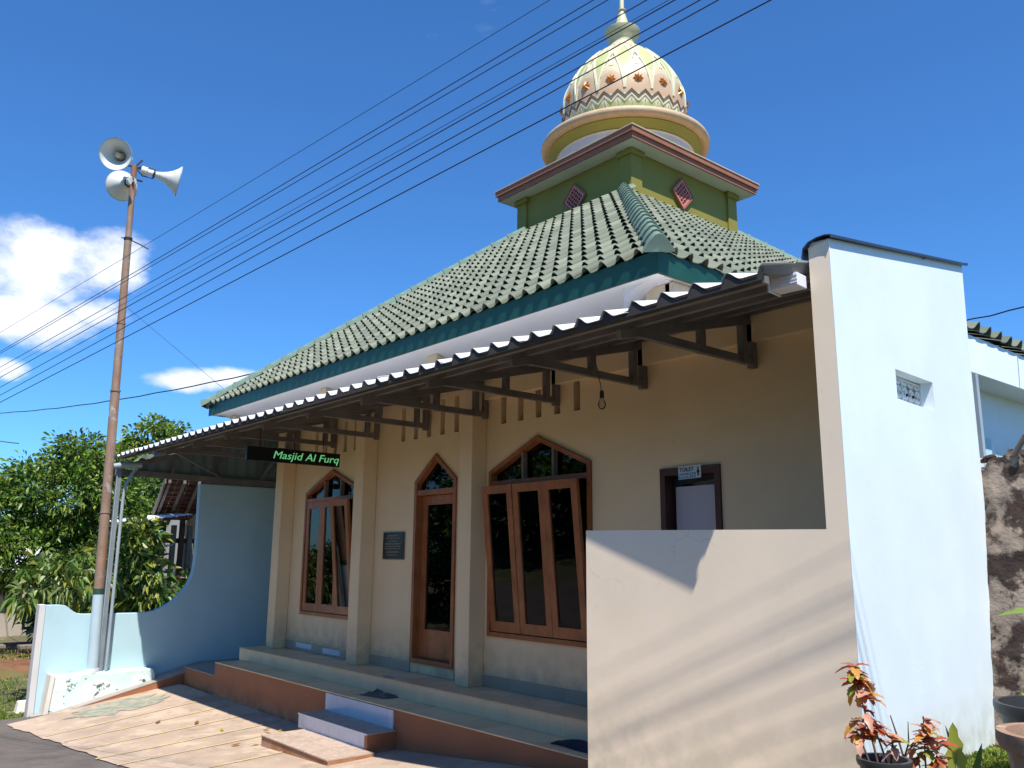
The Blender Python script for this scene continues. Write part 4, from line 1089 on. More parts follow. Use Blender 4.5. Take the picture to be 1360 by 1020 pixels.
def horn(pos, direction, label):
    d = Vector(direction).normalized(); q = d.to_track_quat('Z', 'Y'); P = Vector(pos)
    t = thing('horn_loudspeaker', label, 'loudspeaker', tuple(P), 'loudspeakers on the pole')
    T = lambda x, y, z: tuple(P + q @ Vector((x, y, z)))
    # z from 0 (throat) to 0.44 (mouth)
    outp = [(0.045, 0.0), (0.055, 0.06), (0.075, 0.14), (0.105, 0.22), (0.15, 0.30), (0.205, 0.37), (0.262, 0.42), (0.268, 0.43)]
    inp = [(0.262, 0.432), (0.20, 0.385), (0.143, 0.31), (0.098, 0.23), (0.068, 0.15), (0.05, 0.07), (0.02, 0.06)]
    put('bell', MB().lathe(outp + inp, 36, T, False), M['horn'], t, smooth=50)
    put('mouth_rim', MB().lathe([(0.262, 0.422), (0.274, 0.426), (0.274, 0.440), (0.262, 0.438)], 36, T, False), M['pipe'], t, smooth=True)
    put('inner_horn', MB().lathe([(0.07, 0.10), (0.065, 0.20), (0.042, 0.30), (0.046, 0.345), (0.03, 0.365), (0.0, 0.37)], 20, T, False), M['horncore'], t, smooth=50)
    put('throat', MB().lathe([(0.05, -0.10), (0.055, 0.0), (0.045, 0.005)], 20, T), M['pvc'], t, smooth=40)
    put('driver', MB().lathe([(0.0, -0.20), (0.07, -0.20), (0.078, -0.18), (0.078, -0.10), (0.05, -0.095)], 20, T, False), M['horn'], t, smooth=40)
    put('bracket', MB().tube([T(0.0, 0.09, 0.02), T(0.0, 0.10, -0.16), T(0, 0.02, -0.26)], 0.010, 6).tube([T(0.0, -0.09, 0.02), T(0.0, -0.10, -0.16), T(0, -0.02, -0.26)], 0.010, 6).lathe([(0.06, 0.0), (0.075, 0.0), (0.075, 0.03), (0.06, 0.03)], 16, T), M['black'], t)
    return t
horn((-14.90, 3.60, 8.18), (0.80, -0.55, -0.30), 'horn loudspeaker facing the street, its open mouth and inner cone showing')
horn((-14.95, 3.72, 7.78), (-0.95, -0.02, 0.18), 'horn loudspeaker pointing away behind the pole, only its pale back showing')
horn((-14.78, 4.06, 7.99), (0.22, 0.97, -0.12), 'horn loudspeaker pointing right, seen from the side')

# ------------------------------------------------------------------ wires
WIRES = [((-1.156, 3.547, 4.965), (1, 0.211, 0.116)), ((-1.144, 3.536, 4.798), (1, 0.207, 0.121)), ((-1.147, 3.536, 4.736), (1, 0.209, 0.119)),
         ((-1.149, 3.533, 4.600), (1, 0.207, 0.121)), ((-1.169, 3.541, 4.530), (1, 0.208, 0.120)), ((-1.163, 3.538, 4.515), (1, 0.205, 0.123)),
         ((-1.135, 3.521, 4.423), (1, 0.203, 0.126)), ((-1.090, 3.495, 4.348), (1, 0.201, 0.129)), ((-1.084, 3.487, 4.179), (1, 0.205, 0.124))]
wl_ = ['overhead power wire crossing the sky, highest of the nine', 'overhead power wire crossing the sky, second from the top', 'overhead power wire close below the second from the top',
       'overhead power wire crossing the sky, fourth from the top', 'thin overhead wire, fifth from the top over the finial', 'overhead power wire, sixth from the top passing the finial bowl',
       'overhead power wire, seventh from the top over the dome', 'overhead power wire, third from the bottom across the upper dome', 'overhead power wire crossing the dome at its stars, lowest of the nine']
for (P, D), lb, r_ in zip(WIRES, wl_, (.0022, .0032, .0030, .0032, .0018, .0036, .0034, .0034, .0038)):
    P = Vector(P); D = Vector(D)
    pts = []
    for i in range(41):
        s = -17 + 22 * i / 40
        sag = 0.00035 * ((s + 6) ** 2 - 36)
        pts.append(P + D * s + Vector((0, 0, sag)))
    put('overhead_wire', MB().tube(pts, r_, 6), M['wire'], None, label=lb, cat='wire', group='overhead wires crossing the sky', origin=tuple(P))
def cable(a, b, sag, r_, label, wig=0.0):
    a = Vector(a); b = Vector(b); pts = []
    for i in range(25):
        t = i / 24; p = a.lerp(b, t); p.z -= sag * 4 * t * (1 - t); p.z += wig * math.sin(i * 2.3)
        pts.append(p)
    put('service_cable', MB().tube(pts, r_, 5), M['wire'], None, label=label, cat='cable', origin=tuple(a))
cable((-34.0, 4.0, 6.05), (-13.9, 6.75, 4.85), 0.25, 0.013, 'dark sagging cable from the left edge to the left roof hip', 0.008)
cable((-17.6, 4.4, 6.4), (-15.05, 5.8, 4.32), 0.0, 0.004, 'thin slanting wire rising from the left corner of the roof')
cable((-40.0, 4.4, 6.3), (-24.2, 4.1, 4.1), 0.1, 0.012, 'short dark wire ending in the tree at the left edge')
cable((-3.4, 8.6, 3.72), (1.6, 5.3, 3.50), 0.16, 0.007, 'wavy black cable leaving the white wall at the right edge', 0.006)

# ------------------------------------------------------------------ signs, lamp and small things on the porch
led = thing('led_sign', 'long black running-text panel with green letters hanging under the canopy', 'sign', (-11.0, 5.2, 2.75))
box('panel_case', -11.05, -10.99, 4.56, 5.96, 2.655, 2.845, M['signblack'], led, bevel=0.006)
lt, w = textmb('Masjid Al Furq', 0.155, lambda a, b, c: (-10.987 + c, 4.93 + a * 1.0, 2.70 + b), 0.004, 0.22, 1.0, 0.0)
sc_ = 1.015 / (w)
lt, w = textmb('Masjid Al Furq', 0.155, lambda a, b, c: (-10.986 + c, 4.925 + a * sc_, 2.705 + b * 0.95), 0.004, 0.22, 1.0, 0.0)
put('led_text', lt, M['led'], led, fixn=False)
for y in (4.75, 5.7): put('hanger', MB().tube([(-11.02, y, 2.845), (-11.02, y, cz(y) - 0.06)], 0.006, 6), M['black'], led)
pq = thing('stone_plaque', 'small dark granite plaque with lines of engraving beside the door', 'plaque', (-9.67, 6.08, 1.53))
box('slab', -9.92, -9.42, 6.078, 6.098, 1.365, 1.70, M['plaque'], pq, bevel=0.003)
box('edge', -9.93, -9.41, 6.086, 6.0985, 1.355, 1.71, M['twood'], pq)
mb = MB()
for i, (z, a, b) in enumerate(((1.655, -9.80, -9.54), (1.625, -9.84, -9.50), (1.588, -9.78, -9.58), (1.55, -9.86, -9.47), (1.52, -9.85, -9.49), (1.49, -9.86, -9.48), (1.445, -9.82, -9.52), (1.41, -9.80, -9.55))):
    x = a
    while x < b:
        w = random.uniform(0.012, 0.04); mb.box(x, min(b, x + w), 6.0765, 6.0775, z, z + 0.010 + 0.006 * (i % 3 == 0)); x += w + 0.010
put('engraving', mb, M['plaquetxt'], pq, kind='stuff')
ts = thing('toilet_sign', 'small white and blue toilet sign over the toilet door', 'sign', (-4.78, 6.06, 2.16))
def TB(a, b, c): return (-4.905 + a, 6.074 - c, 2.095 + b + a * 0.03)
put('sign_board', MB().box(0, 0.252, 0, 0.115, -0.004, 0.0, TB), M['signwhite'], ts)
put('blue_band', MB().box(0.005, 0.195, 0.006, 0.052, 0.0005, 0.0015, TB), M['signblue'], ts)
t1, w = textmb('TOILET', 0.05, lambda a, b, c: TB(0.012 + a, 0.066 + b, 0.002 + c), 0.002, 0, 1.0, 0.0008)
put('top_word', t1, M['black'], ts, fixn=False)
t2, w = textmb('WANITA', 0.047, lambda a, b, c: TB(0.012 + a * 0.95, 0.012 + b, 0.003 + c), 0.002, 0, 1.0, 0.0008)
put('bottom_word', t2, M['signwhite'], ts, fixn=False)
mb = MB(); mb.lathe([(0.0, 0), (0.008, 0), (0.008, 0.002), (0, 0.002)], 12, lambda x, y, z: TB(0.222 + x, 0.090 + y, 0.001 + z), False)
mb.prism([(0.216, 0.08), (0.206, 0.045), (0.215, 0.045), (0.215, 0.018), (0.229, 0.018), (0.229, 0.045), (0.238, 0.045), (0.228, 0.08)], TB, 0.001, 0.003)
put('figure_symbol', mb, M['black'], ts)
bl = thing('hanging_bulb', 'bare clear light bulb hanging from a bent conduit under the canopy', 'light bulb', (-5.1, 5.3, 2.9))
put('conduit', MB().tube([(-5.27, 5.32, 3.27), (-5.255, 5.32, 3.29), (-5.235, 5.32, 3.26), (-5.19, 5.31, 3.10), (-5.14, 5.30, 2.985)], 0.011, 8), M['steel'], bl, smooth=True)
put('flex', MB().tube([(-5.14, 5.30, 2.985), (-5.115, 5.30, 2.90), (-5.105, 5.30, 2.845)], 0.004, 6), M['black'], bl)
Tb = lambda x, y, z: (-5.10 + x, 5.30 + y, 2.76 + z)
put('socket', MB().lathe([(0.0, 0.085), (0.016, 0.08), (0.020, 0.05), (0.020, 0.02), (0.014, 0.015)], 14, Tb, False), M['black'], bl, smooth=40)
put('bulb_glass', MB().lathe([(0.014, 0.018), (0.020, 0.0), (0.034, -0.03), (0.036, -0.05), (0.028, -0.073), (0.012, -0.086), (0.0, -0.088)], 20, Tb, False), M['bulb'], bl, smooth=True)
mt_ = thing('doormat', 'dark blue mat on the lower terrace step behind the low wall', 'mat', (-5.4, 5.4, -0.18))
mb = MB()
nx, ny = 10, 6
for j in range(ny + 1):
    for i in range(nx + 1):
        x = -5.75 + i * 0.07; y = 5.28 + j * 0.042
        mb.v.append((x + 0.01 * math.sin(j * 1.3), y + 0.012 * math.sin(i * 0.9), -0.176 + 0.010 * max(0, math.sin(i * 1.1 + j)) + 0.006))
for j in range(ny):
    for i in range(nx): a = j * (nx + 1) + i; mb.f.append((a, a + 1, a + nx + 2, a + nx + 1))
o = put('mat_cloth', mb, M['mat'], mt_, smooth=True, fixn=False); md = o.modifiers.new('s', 'SOLIDIFY'); md.thickness = 0.012
rg = thing('rag', 'crumpled grey rag lying on the terrace edge above the small steps', 'rag', (-8.85, 5.42, -0.18))
mb = MB(); nx, ny = 16, 8
for j in range(ny + 1):
    for i in range(nx + 1):
        u = i / nx; w_ = j / ny
        x = -9.06 + 0.44 * u; y = 5.29 + 0.26 * w_ + 0.10 * u
        edge = min(u, 1 - u, w_, 1 - w_) * 4
        mb.v.append((x + random.uniform(-.012, .012), y + random.uniform(-.012, .012), -0.178 + 0.006 + min(1, edge) * abs(random.gauss(0.018, 0.018))))
for j in range(ny):
    for i in range(nx): a = j * (nx + 1) + i; mb.f.append((a, a + 1, a + nx + 2, a + nx + 1))
put('rag_cloth', mb, M['rag'], rg, fixn=False)
cd = thing('paper_scrap', 'small pale folded scrap of card on the upper terrace floor', 'paper', (-8.95, 5.66, 0.0))
put('scrap', MB().add([(-9.08, 5.62, 0.004), (-8.86, 5.66, 0.004), (-8.86, 5.72, 0.03), (-9.06, 5.70, 0.025), (-9.0, 5.61, 0.03), (-8.9, 5.63, 0.028)], [(0, 1, 2, 3), (0, 4, 5, 1)]), M['card'], cd, fixn=False)
lfpos = [(-10.65, 4.35, 'yellow', 'yellow dry leaf on the forecourt left of the small steps, near a yellow line'),
         (-10.2, 4.72, 'brown', 'brown dry leaf on the forecourt close to the shadow edge'),
         (-9.98, 4.80, 'yellow', 'yellow dry leaf touching the upper left corner of the small steps'),
         (-9.62, 4.10, 'brown', 'curled brown leaf in front of the lower step corner'),
         (-9.9, 4.62, 'brown', 'brown dry leaf beside the left end of the upper small step'),
         (-9.45, 4.25, 'yellow', 'small yellow leaf against the front of the lower step'),
         (-11.35, 4.3, 'brown', 'brown dry leaf in the middle of the sunlit forecourt'),
         (-11.9, 4.0, 'brown', 'brown dry leaf farthest left on the forecourt, toward the ramp')]
for i, (x, y, c_, lab) in enumerate(lfpos):
    mb = MB(); a = random.uniform(0, 6.28); s = random.uniform(0.05, 0.085)
    sh = [(-1, 0, 0), (-0.4, 0.38, 0.12), (0.4, 0.34, 0.22), (1, 0, 0.30), (0.4, -0.34, 0.16), (-0.4, -0.38, 0.06), (0, 0, -0.02)]
    z = G(x, y) + 0.022
    mb.v = [(x + s * (px * math.cos(a) - py * math.sin(a)), y + s * (px * math.sin(a) + py * math.cos(a)), z + s * pz_) for px, py, pz_ in sh]
    mb.f = [(0, 1, 6), (1, 2, 6), (2, 3, 6), (3, 4, 6), (4, 5, 6), (5, 0, 6)]
    put('fallen_leaf', mb, M['yelleaf'] if c_ == 'yellow' else M['dryleaf'], None, fixn=False, label=lab, cat='leaf', group='dry leaves on the forecourt', origin=(x, y, z))

# ------------------------------------------------------------------ foliage helpers
def leaves_mesh(name, centers, dirs, L, W, mats, droop=0.25, wts=None, nseg=1):
    """one folded leaf per centre, numpy built; dirs = leaf axis"""
    n = len(centers); C_ = np.asarray(centers); D = np.asarray(dirs); D = D / np.linalg.norm(D, axis=1, keepdims=True)
    rnd = rng.normal(size=(n, 3)); S = np.cross(D, rnd); S /= np.linalg.norm(S, axis=1, keepdims=True)
    Nn = np.cross(S, D)
    Ls = L * rng.uniform(0.6, 1.25, (n, 1)); Ws = W * rng.uniform(0.7, 1.2, (n, 1))
    p0 = C_; p1 = C_ + D * Ls * 0.5 + S * Ws / 2 + Nn * Ws * 0.15; p2 = C_ + D * Ls - np.array([0, 0, 1.0]) * Ls * droop; p3 = C_ + D * Ls * 0.5 - S * Ws / 2 + Nn * Ws * 0.15
    v = np.stack([p0, p1, p2, p3], 1).reshape(-1, 3)
    me = bpy.data.meshes.new(name)
    me.vertices.add(n * 4); me.vertices.foreach_set('co', v.ravel())
    idx = np.arange(n)[:, None] * 4
    tri = np.concatenate([idx + [0, 1, 2], idx + [0, 2, 3]], 1).reshape(-1)
    me.loops.add(n * 6); me.loops.foreach_set('vertex_index', tri.astype(np.int32))
    me.polygons.add(n * 2); me.polygons.foreach_set('loop_start', np.arange(n * 2, dtype=np.int32) * 3)
    for mt in mats: me.materials.append(mt)
    k = rng.choice(len(mats), size=n, p=wts); me.polygons.foreach_set('material_index', np.repeat(k, 2).astype(np.int32))
    me.update(calc_edges=True)
    return me
def crown_pts(blobs, n_clump, per, cr, shell=0.55, zs=1.0):
    """blobs = [(centre, radii)]; clumps on the outer part of each, leaves round each clump"""
    vols = np.array([r[0] * r[1] * r[2] for _, r in blobs]) ** 0.67; vols = vols / vols.sum()
    P, Dr = [], []
    for (c_, r_), f in zip(blobs, vols):
        k = max(2, int(n_clump * f))
        d = rng.normal(size=(k, 3)); d /= np.linalg.norm(d, axis=1, keepdims=True)
        q = np.asarray(c_) + d * np.asarray(r_) * rng.uniform(shell, 1.05, (k, 1))
        m_ = rng.normal(size=(k, per, 3)); m_ /= np.linalg.norm(m_, axis=2, keepdims=True)
        rr_ = cr * rng.uniform(0.5, 1.3, (k, 1, 1)) * rng.uniform(0.2, 1.0, (k, per, 1))
        pts = q[:, None, :] + m_ * rr_ * np.array([1, 1, 0.75])
        out = m_ * 0.8 + d[:, None, :] * 0.5 + np.array([0, 0, -0.15])
        P.append(pts.reshape(-1, 3)); Dr.append(out.reshape(-1, 3))
    return np.concatenate(P), np.concatenate(Dr)
def tree(name, label, cat, base, trunk, limbs, blobs, n_clump, per, cr, L, W, mats, wts, group=None, droop=0.25, tr=0.14):
    t = thing(name, label, cat, base, group)
    b = Vector(base)
    tk = MB(); pts = [b + Vector(p) for p in trunk]; n = len(pts)
    tk.tube(pts, [tr * (1 - 0.55 * i / (n - 1)) for i in range(n)], 8)
    for lb in limbs: tk.tube([b + Vector(p) for p in lb], [tr * 0.45 * (1 - 0.6 * i / (len(lb) - 1)) for i in range(len(lb))], 6)
    put('trunk', tk, M['bark'], t, smooth=True)
    P, D = crown_pts([(np.array(c_) - np.array(b), r_) for c_, r_ in blobs], n_clump, per, cr)
    me = leaves_mesh('crown', P, D, L, W, mats, droop, wts)
    o = bpy.data.objects.new('crown', me); COL.objects.link(o); o.parent = t
    return t

# ------------------------------------------------------------------ left background
tree('broadleaf_tree', 'large leafy green tree behind the loudspeaker pole at the left edge', 'tree', (-23.6, 5.0, -1.1),
     [(0, 0, 0), (0.1, 0.1, 1.2), (0.0, -0.1, 2.4), (0.1, 0.1, 3.6)], [[(0, 0, 1.4), (-0.3, -0.9, 2.4), (-0.4, -1.5, 3.2)], [(0, 0, 1.6), (0.3, 0.9, 2.6), (0.4, 1.3, 3.6)], [(0, 0, 2), (0.6, 0.2, 3.2)], [(0.1, 0, 1.0), (0.5, -0.5, 2.0)]],
     [((-23.5, 5.1, 2.7), (1.6, 1.45, 1.15)), ((-23.4, 5.4, 3.75), (0.9, 0.75, 0.55)), ((-23.3, 6.1, 3.55), (0.8, 0.6, 0.5)), ((-23.4, 3.2, 2.0), (1.3, 1.2, 0.9)), ((-22.9, 4.2, 1.3), (1.2, 1.4, 0.7)), ((-23.2, 6.2, 2.2), (1.1, 1.0, 1.0)), ((-23.2, 4.2, 2.9), (0.8, 0.6, 0.5)), ((-22.6, 5.8, 1.2), (0.9, 1.0, 0.6))],
     600, 50, 0.33, 0.165, 0.066, [M['g1'], M['g2'], M['g3'], M['g4']], [0.40, 0.28, 0.24, 0.08])
tree('tall_tree', 'taller tree whose rounded crown rises behind the left end of the canopy', 'tree', (-29.0, 8.9, -1.1),
     [(0, 0, 0), (0.1, 0, 2.2), (0, 0.1, 4.4), (0.0, 0, 5.4)], [[(0, 0, 3), (0.4, 0.6, 4.4)], [(0, 0, 3.2), (-0.4, -0.6, 4.6)]],
     [((-29.0, 8.9, 5.15), (1.0, 0.95, 0.65)), ((-28.9, 8.2, 4.3), (0.8, 0.7, 0.6)), ((-29, 9.7, 4.9), (0.6, 0.6, 0.4)), ((-28.6, 8.6, 3.4), (1.0, 1.0, 0.7))],
     170, 38, 0.34, 0.20, 0.10, [M['g1'], M['g2'], M['g3'], M['g4']], [0.35, 0.2, 0.2, 0.25])
tree('broadleaf_tree', 'dark leafy tree between the pole and the small tiled house', 'tree', (-24.5, 8.2, -1.1),
     [(0, 0, 0), (0.1, 0.1, 1.6), (0, 0, 3.2)], [[(0, 0, 1.5), (0.3, 0.7, 2.6)], [(0, 0, 1.7), (-0.2, -0.7, 2.9)]],
     [((-24.5, 8.0, 2.2), (1.2, 1.1, 1.0)), ((-24.2, 7.6, 3.0), (0.9, 0.8, 0.7)), ((-24.2, 8.4, 0.8), (1.0, 1.1, 0.8))],
     240, 36, 0.34, 0.17, 0.08, [M['g1'], M['g2'], M['g3']], [0.35, 0.15, 0.5])
def shrub(label, base, blobs, nc, per, L, W, mats, wts, name='shrub', droop=0.35, cr=0.22):
    return tree(name, label, 'shrub', base, [(0, 0, 0), (0.05, 0.05, 0.5), (0.0, 0.1, 1.0)], [[(0, 0, 0.2), (0.2, 0.3, 0.9)], [(0, 0, 0.1), (-0.2, -0.3, 0.9)], [(0, 0, 0.2), (0.1, -0.2, 1.2)]], blobs, nc, per, cr, L, W, mats, wts, tr=0.04, droop=droop)
shrub('yellow green large leaved shrub seen through the opening of the blue wall', (-18.6, 5.5, -1.1),
      [((-18.6, 5.3, 1.35), (0.5, 0.45, 0.75)), ((-18.4, 5.75, 0.75), (0.5, 0.5, 0.6)), ((-18.7, 4.95, 0.7), (0.5, 0.4, 0.7)), ((-18.5, 5.6, 1.75), (0.35, 0.4, 0.35))],
      130, 11, 0.26, 0.085, [M['g4'], M['g5'], M['g1'], M['g3']], [0.28, 0.12, 0.3, 0.3])
shrub('pale big leaved shrub hanging over the white end of the blue wall', (-17.2, 3.75, -1.1),
      [((-17.1, 3.75, 0.95), (0.5, 0.55, 0.35)), ((-17.0, 3.3, 0.70), (0.35, 0.3, 0.22)), ((-17.2, 4.3, 0.9), (0.4, 0.4, 0.4))],
      52, 8, 0.24, 0.085, [M['g5'], M['g4'], M['g1'], M['g3']], [0.32, 0.2, 0.28, 0.2], droop=0.6)
shrub('dark shrub low behind the curved opening of the blue wall', (-19.6, 6.5, -1.1),
      [((-19.6, 6.3, 0.35), (0.6, 0.7, 0.6)), ((-19.4, 5.4, 0.3), (0.5, 0.7, 0.5)), ((-19.6, 7.1, 0.5), (0.4, 0.4, 0.6))],
      120, 16, 0.18, 0.08, [M['g3'], M['g1']], [0.75, 0.25])
# far hedge mass closing the view
P, D = crown_pts([(np.array((-36.0, y, z)), (1.8, 2.2, 1.7)) for y, z in ((-2, 0.6), (2, 0.5), (5, 0.3), (8, 0.8), (11, 1.0), (14, 1.2), (17, 1.1), (21, 1.0), (26, 1.0))], 900, 26, 0.6)
me = leaves_mesh('hedge', P, D, 0.34, 0.16, [M['g3'], M['g1']], 0.2, [0.7, 0.3])
o = bpy.data.objects.new('hedge', me); COL.objects.link(o); props(o, 'dark mass of hedge and undergrowth far behind the trees', 'hedge', kind='stuff')
P, D = crown_pts([(np.array((-25.8, y, z)), (0.8, 1.3, 0.75)) for y, z in ((6.4, -0.35), (8.4, -0.3), (10.2, -0.2))], 260, 22, 0.4)
me = leaves_mesh('undergrowth', P, D, 0.2, 0.1, [M['g3'], M['g1']], 0.2, [0.8, 0.2])
o = bpy.data.objects.new('undergrowth', me); COL.objects.link(o); props(o, 'dark undergrowth below the large tree', 'undergrowth', kind='stuff')

# small tiled house behind the blue wall
hs = thing('small_house', 'old house with red tiled eave and timber posts behind the blue wall', 'house', (-20.5, 7.6, -1.1))
box('white_wall', -22.5, -20.4, 7.35, 12, -1.1, 2.35, M['whitewall'], hs)
box('grey_wall', -20.38, -20.3, 6.95, 7.6, -1.1, 1.75, M['beige'], hs)
# roof plane rising to the back (+Y)
def TR(a, s, c_):  # a along y, s away and down to the far eave
    return (-18.8 - s, a + 0.2 * s, 2.98 - 0.36 * s + c_)
for a in (6.10, 6.42, 6.74, 7.06, 7.38): put('rafter', MB().box(a, a + 0.06, 0, 2.3, -0.07, 0, TR), M['twood'], hs)
for s_ in np.arange(0.05, 2.25, 0.25): put('batten', MB().box(6.05, 7.6, s_, s_ + 0.03, 0.0005, 0.02, TR), M['wooddark'], hs)
for i in range(9):
    for j in range(6):
        a = 6.05 + j * 0.26
        put('clay_tile', MB().box(a, a + 0.250, i * 0.25, i * 0.25 + 0.27, 0.022 + 0.012, 0.045, lambda p, q, r, i=i: TR(p, q, r + 0.05 * ((q - i * 0.25)))), M['redtile'], hs)
put('barge_board', MB().box(6.02, 6.05, -0.03, 2.35, -0.10, 0.07, TR), M['twood'], hs)
for y in (6.62, 6.98): put('timber_post', MB().box(-19.95, -19.85, y, y + 0.10, -1.1, 2.05), M['twood'], hs)
put('timber_beam', MB().box(-20.0, -19.9, 6.5, 7.5, 1.65, 1.76), M['wooddark'], hs)
put('dark_post', MB().box(-19.94, -19.84, 6.80, 6.90, -1.1, 2.2), M['wooddark'], hs)
put('dark_doorway', MB().box(-20.37, -20.36, 6.96, 7.5, -1.0, 1.7), M['dark'], hs)
mb = MB()
n_ = 40
for s in (0, 1):
    for i in range(n_ + 1):
        y = 5.35 + 1.5 * i / n_; mb.v.append((-19.3 - 1.3 * s, y, 2.06 + 0.155 * (y - 5.35) + 0.06 * s + 0.018 * math.sin(i * math.pi / 2)))
for i in range(n_): mb.f.append((i, i + 1, i + n_ + 2, i + n_ + 1))
o = put('awning_sheet', mb, M['palezinc'], hs, fixn=False); md = o.modifiers.new('s', 'SOLIDIFY'); md.thickness = 0.012
put('awning_beam', MB().beam((-19.32, 5.35, 2.01), (-19.32, 6.85, 2.24), 0.05, 0.06), M['wooddark'], hs)
# laundry / white things by the house
bx_ = thing('stacked_sheets', 'grey corrugated sheets leaning by the old house', 'sheets', (-19.5, 6.2, 1.0))
for k in range(5):
    z = 0.75 + 0.19 * k
    put('sheet_piece', MB().beam((-19.9, 6.15 + 0.03 * k, z), (-19.9, 6.60, z + 0.10), 0.5, 0.012, (0, 0, 1)), M['palezinc'] if k in (1, 4) else M['twood'], bx_)
# far house at the left edge
fh = thing('far_house', 'beige house with pale sheet roof at the far left edge', 'house', (-31, 4.5, -1.1))
box('house_wall', -33, -30, 1.0, 5.9, -1.1, 0.86, M['beige'], fh)
box('dark_window', -29.995, -29.96, 4.6, 5.3, -0.3, 0.5, M['dark'], fh)
put('sheet_roof', MB().add([(-29.7, 0.6, 0.9), (-29.7, 6.9, 0.80), (-32, 6.9, 1.75), (-32, 0.6, 1.85), (-29.7, 0.6, 0.95), (-29.7, 6.9, 0.85), (-32, 6.9, 1.80), (-32, 0.6, 1.9)],
    [(0, 3, 2, 1), (4, 5, 6, 7), (0, 1, 5, 4), (1, 2, 6, 5), (2, 3, 7, 6), (3, 0, 4, 7)]), M['palezinc'], fh)
bn = thing('concrete_bench', 'low concrete bench with a white leg on the grass beyond the wall', 'bench', (-22, 4.6, -1.05))
box('seat', -22.1, -21.7, 4.2, 5.5, -0.66, -0.60, M['twood'], bn)
box('leg', -21.95, -21.85, 4.62, 4.70, -1.06, -0.662, M['whitestone'], bn)
box('leg', -21.95, -21.85, 5.35, 5.43, -1.06, -0.662, M['whitestone'], bn)
bn = thing('concrete_bench', 'low concrete bench at the extreme left edge of the yard', 'bench', (-22.4, 3.4, -1.05))
box('seat', -22.3, -21.9, 2.9, 3.95, -0.64, -0.58, M['twood'], bn)
box('leg', -22.2, -22.1, 3.7, 3.8, -1.06, -0.642, M['wooddark'], bn)
box('leg', -22.2, -22.1, 3.1, 3.2, -1.06, -0.642, M['wooddark'], bn)
bk = thing('earth_bank', 'low reddish earth bank with grass on top beyond the yard', 'bank', (-21, 4, -1.1))
mb = MB(); nx = 40
for i in range(nx + 1):
    y = 0.0 + 7.0 * i / nx
    w = 0.05 * math.sin(i * 1.7) + 0.04 * math.sin(i * 3.1)
    mb.v += [(-20.2 + w, y, -1.09), (-20.45 + w, y, -0.94 + 0.02 * math.sin(i * 2.2)), (-20.75, y, -0.86), (-25.5, y, -0.84)]
for i in range(nx):
    for k in range(3): a = 4 * i + k; mb.f.append((a, a + 1, a + 5, a + 4))
M['bank'] = pm('red_earth', (0.17, 0.075, 0.04), 0.95, 0.3, 4, 0.8, 20, bdist=0.02, spots=((0.10, 0.11, 0.035), 2.2, 0.55, 0.08, 0.8))
props(bk, kind='structure')
put('bank_face', mb, M['bank'], bk, smooth=True, fixn=False)
ws = thing('white_marker_stone', 'small whitewashed concrete block on the grass at the road edge', 'stone', (-15.95, 3.22, -1.1))
put('stone_block', MB().add([(-16.08, 3.10, -1.18), (-15.83, 3.10, -1.18), (-15.83, 3.36, -1.18), (-16.08, 3.36, -1.18), (-16.04, 3.14, -0.915), (-15.88, 3.14, -0.92), (-15.88, 3.34, -0.905), (-16.04, 3.34, -0.91)],
    [(0, 3, 2, 1), (4, 5, 6, 7), (0, 1, 5, 4), (1, 2, 6, 5), (2, 3, 7, 6), (3, 0, 4, 7)]), M['whitestone'], ws, bevel=0.012)
put('base_slab', MB().box(-16.15, -15.72, 3.02, 3.44, -1.2, -1.085), M['twood'], ws, bevel=0.01)

def grass(name, label, spots, n, h, mats=None):
    cs_ = []
    for (x0, x1, y0, y1, f) in spots:
        k = int(n * f); X = rng.uniform(x0, x1, k); Y = rng.uniform(y0, y1, k)
        Z = np.array([G(a, b) for a, b in zip(X, Y)]) - 0.03
        cs_.append(np.stack([X, Y, Z], 1))
    C_ = np.concatenate(cs_); D = rng.normal(size=C_.shape) * 0.45; D[:, 2] = 1
    me = leaves_mesh(name, C_, D, h, h * 0.16, mats or [M['grass'], M['g2'], M['g4']], 0.3, [0.5, 0.2, 0.3])
    o = bpy.data.objects.new(name, me); COL.objects.link(o); props(o, label, 'grass', kind='stuff'); return o
grass('yard_grass', 'rough grass of the yard left of the blue wall', [(-20.2, -15.25, 2.9, 3.6, 0.35), (-20.2, -16, 3.0, 5.2, 0.35), (-16.4, -15.2, 2.8, 3.25, 0.3)], 3200, 0.09)
o = grass('bank_grass', 'strip of grass on top of the earth bank', [(-23.5, -20.6, 1.5, 6.5, 1)], 2600, 0.10); 
o.location.z = 0.27

# ------------------------------------------------------------------ right side: old wall, white wing, pots, plants
ow = thing('old_stone_wall', 'old mouldy rendered wall with broken top beside the white wall', 'wall', (-2.2, 6.6, 0.1))
mb = MB(); nx, nz = 110, 80
xA, xB = -2.72, 2.5
for i in range(nx + 1):
    for j in range(nz + 1):
        u = i / nx; t = j / nz; x = lerp(xA, xB, u ** 1.5)
        top = 2.16 + 0.035 * math.sin(x * 17) + 0.03 * math.sin(x * 41 + 1) + 0.05 * math.sin(x * 5)
        z = lerp(-0.1, top, t); y = lerp(6.53, 6.93, t) + 0.022 * (mnoise.noise(Vector((x * 5, z * 5, 1.3)))) + 0.016 * mnoise.noise(Vector((x * 14, z * 14, 4.1)))
        mb.v.append((x, y, z))
for i in range(nx):
    for j in range(nz): a = i * (nz + 1) + j; mb.f.append((a, a + nz + 1, a + nz + 2, a + 1))
k0 = len(mb.v)
for i in range(nx + 1):
    p = mb.v[i * (nz + 1) + nz]; mb.v += [(p[0], p[1] + 0.22, p[2] + 0.02), (p[0], p[1] + 0.30, 0.0)]
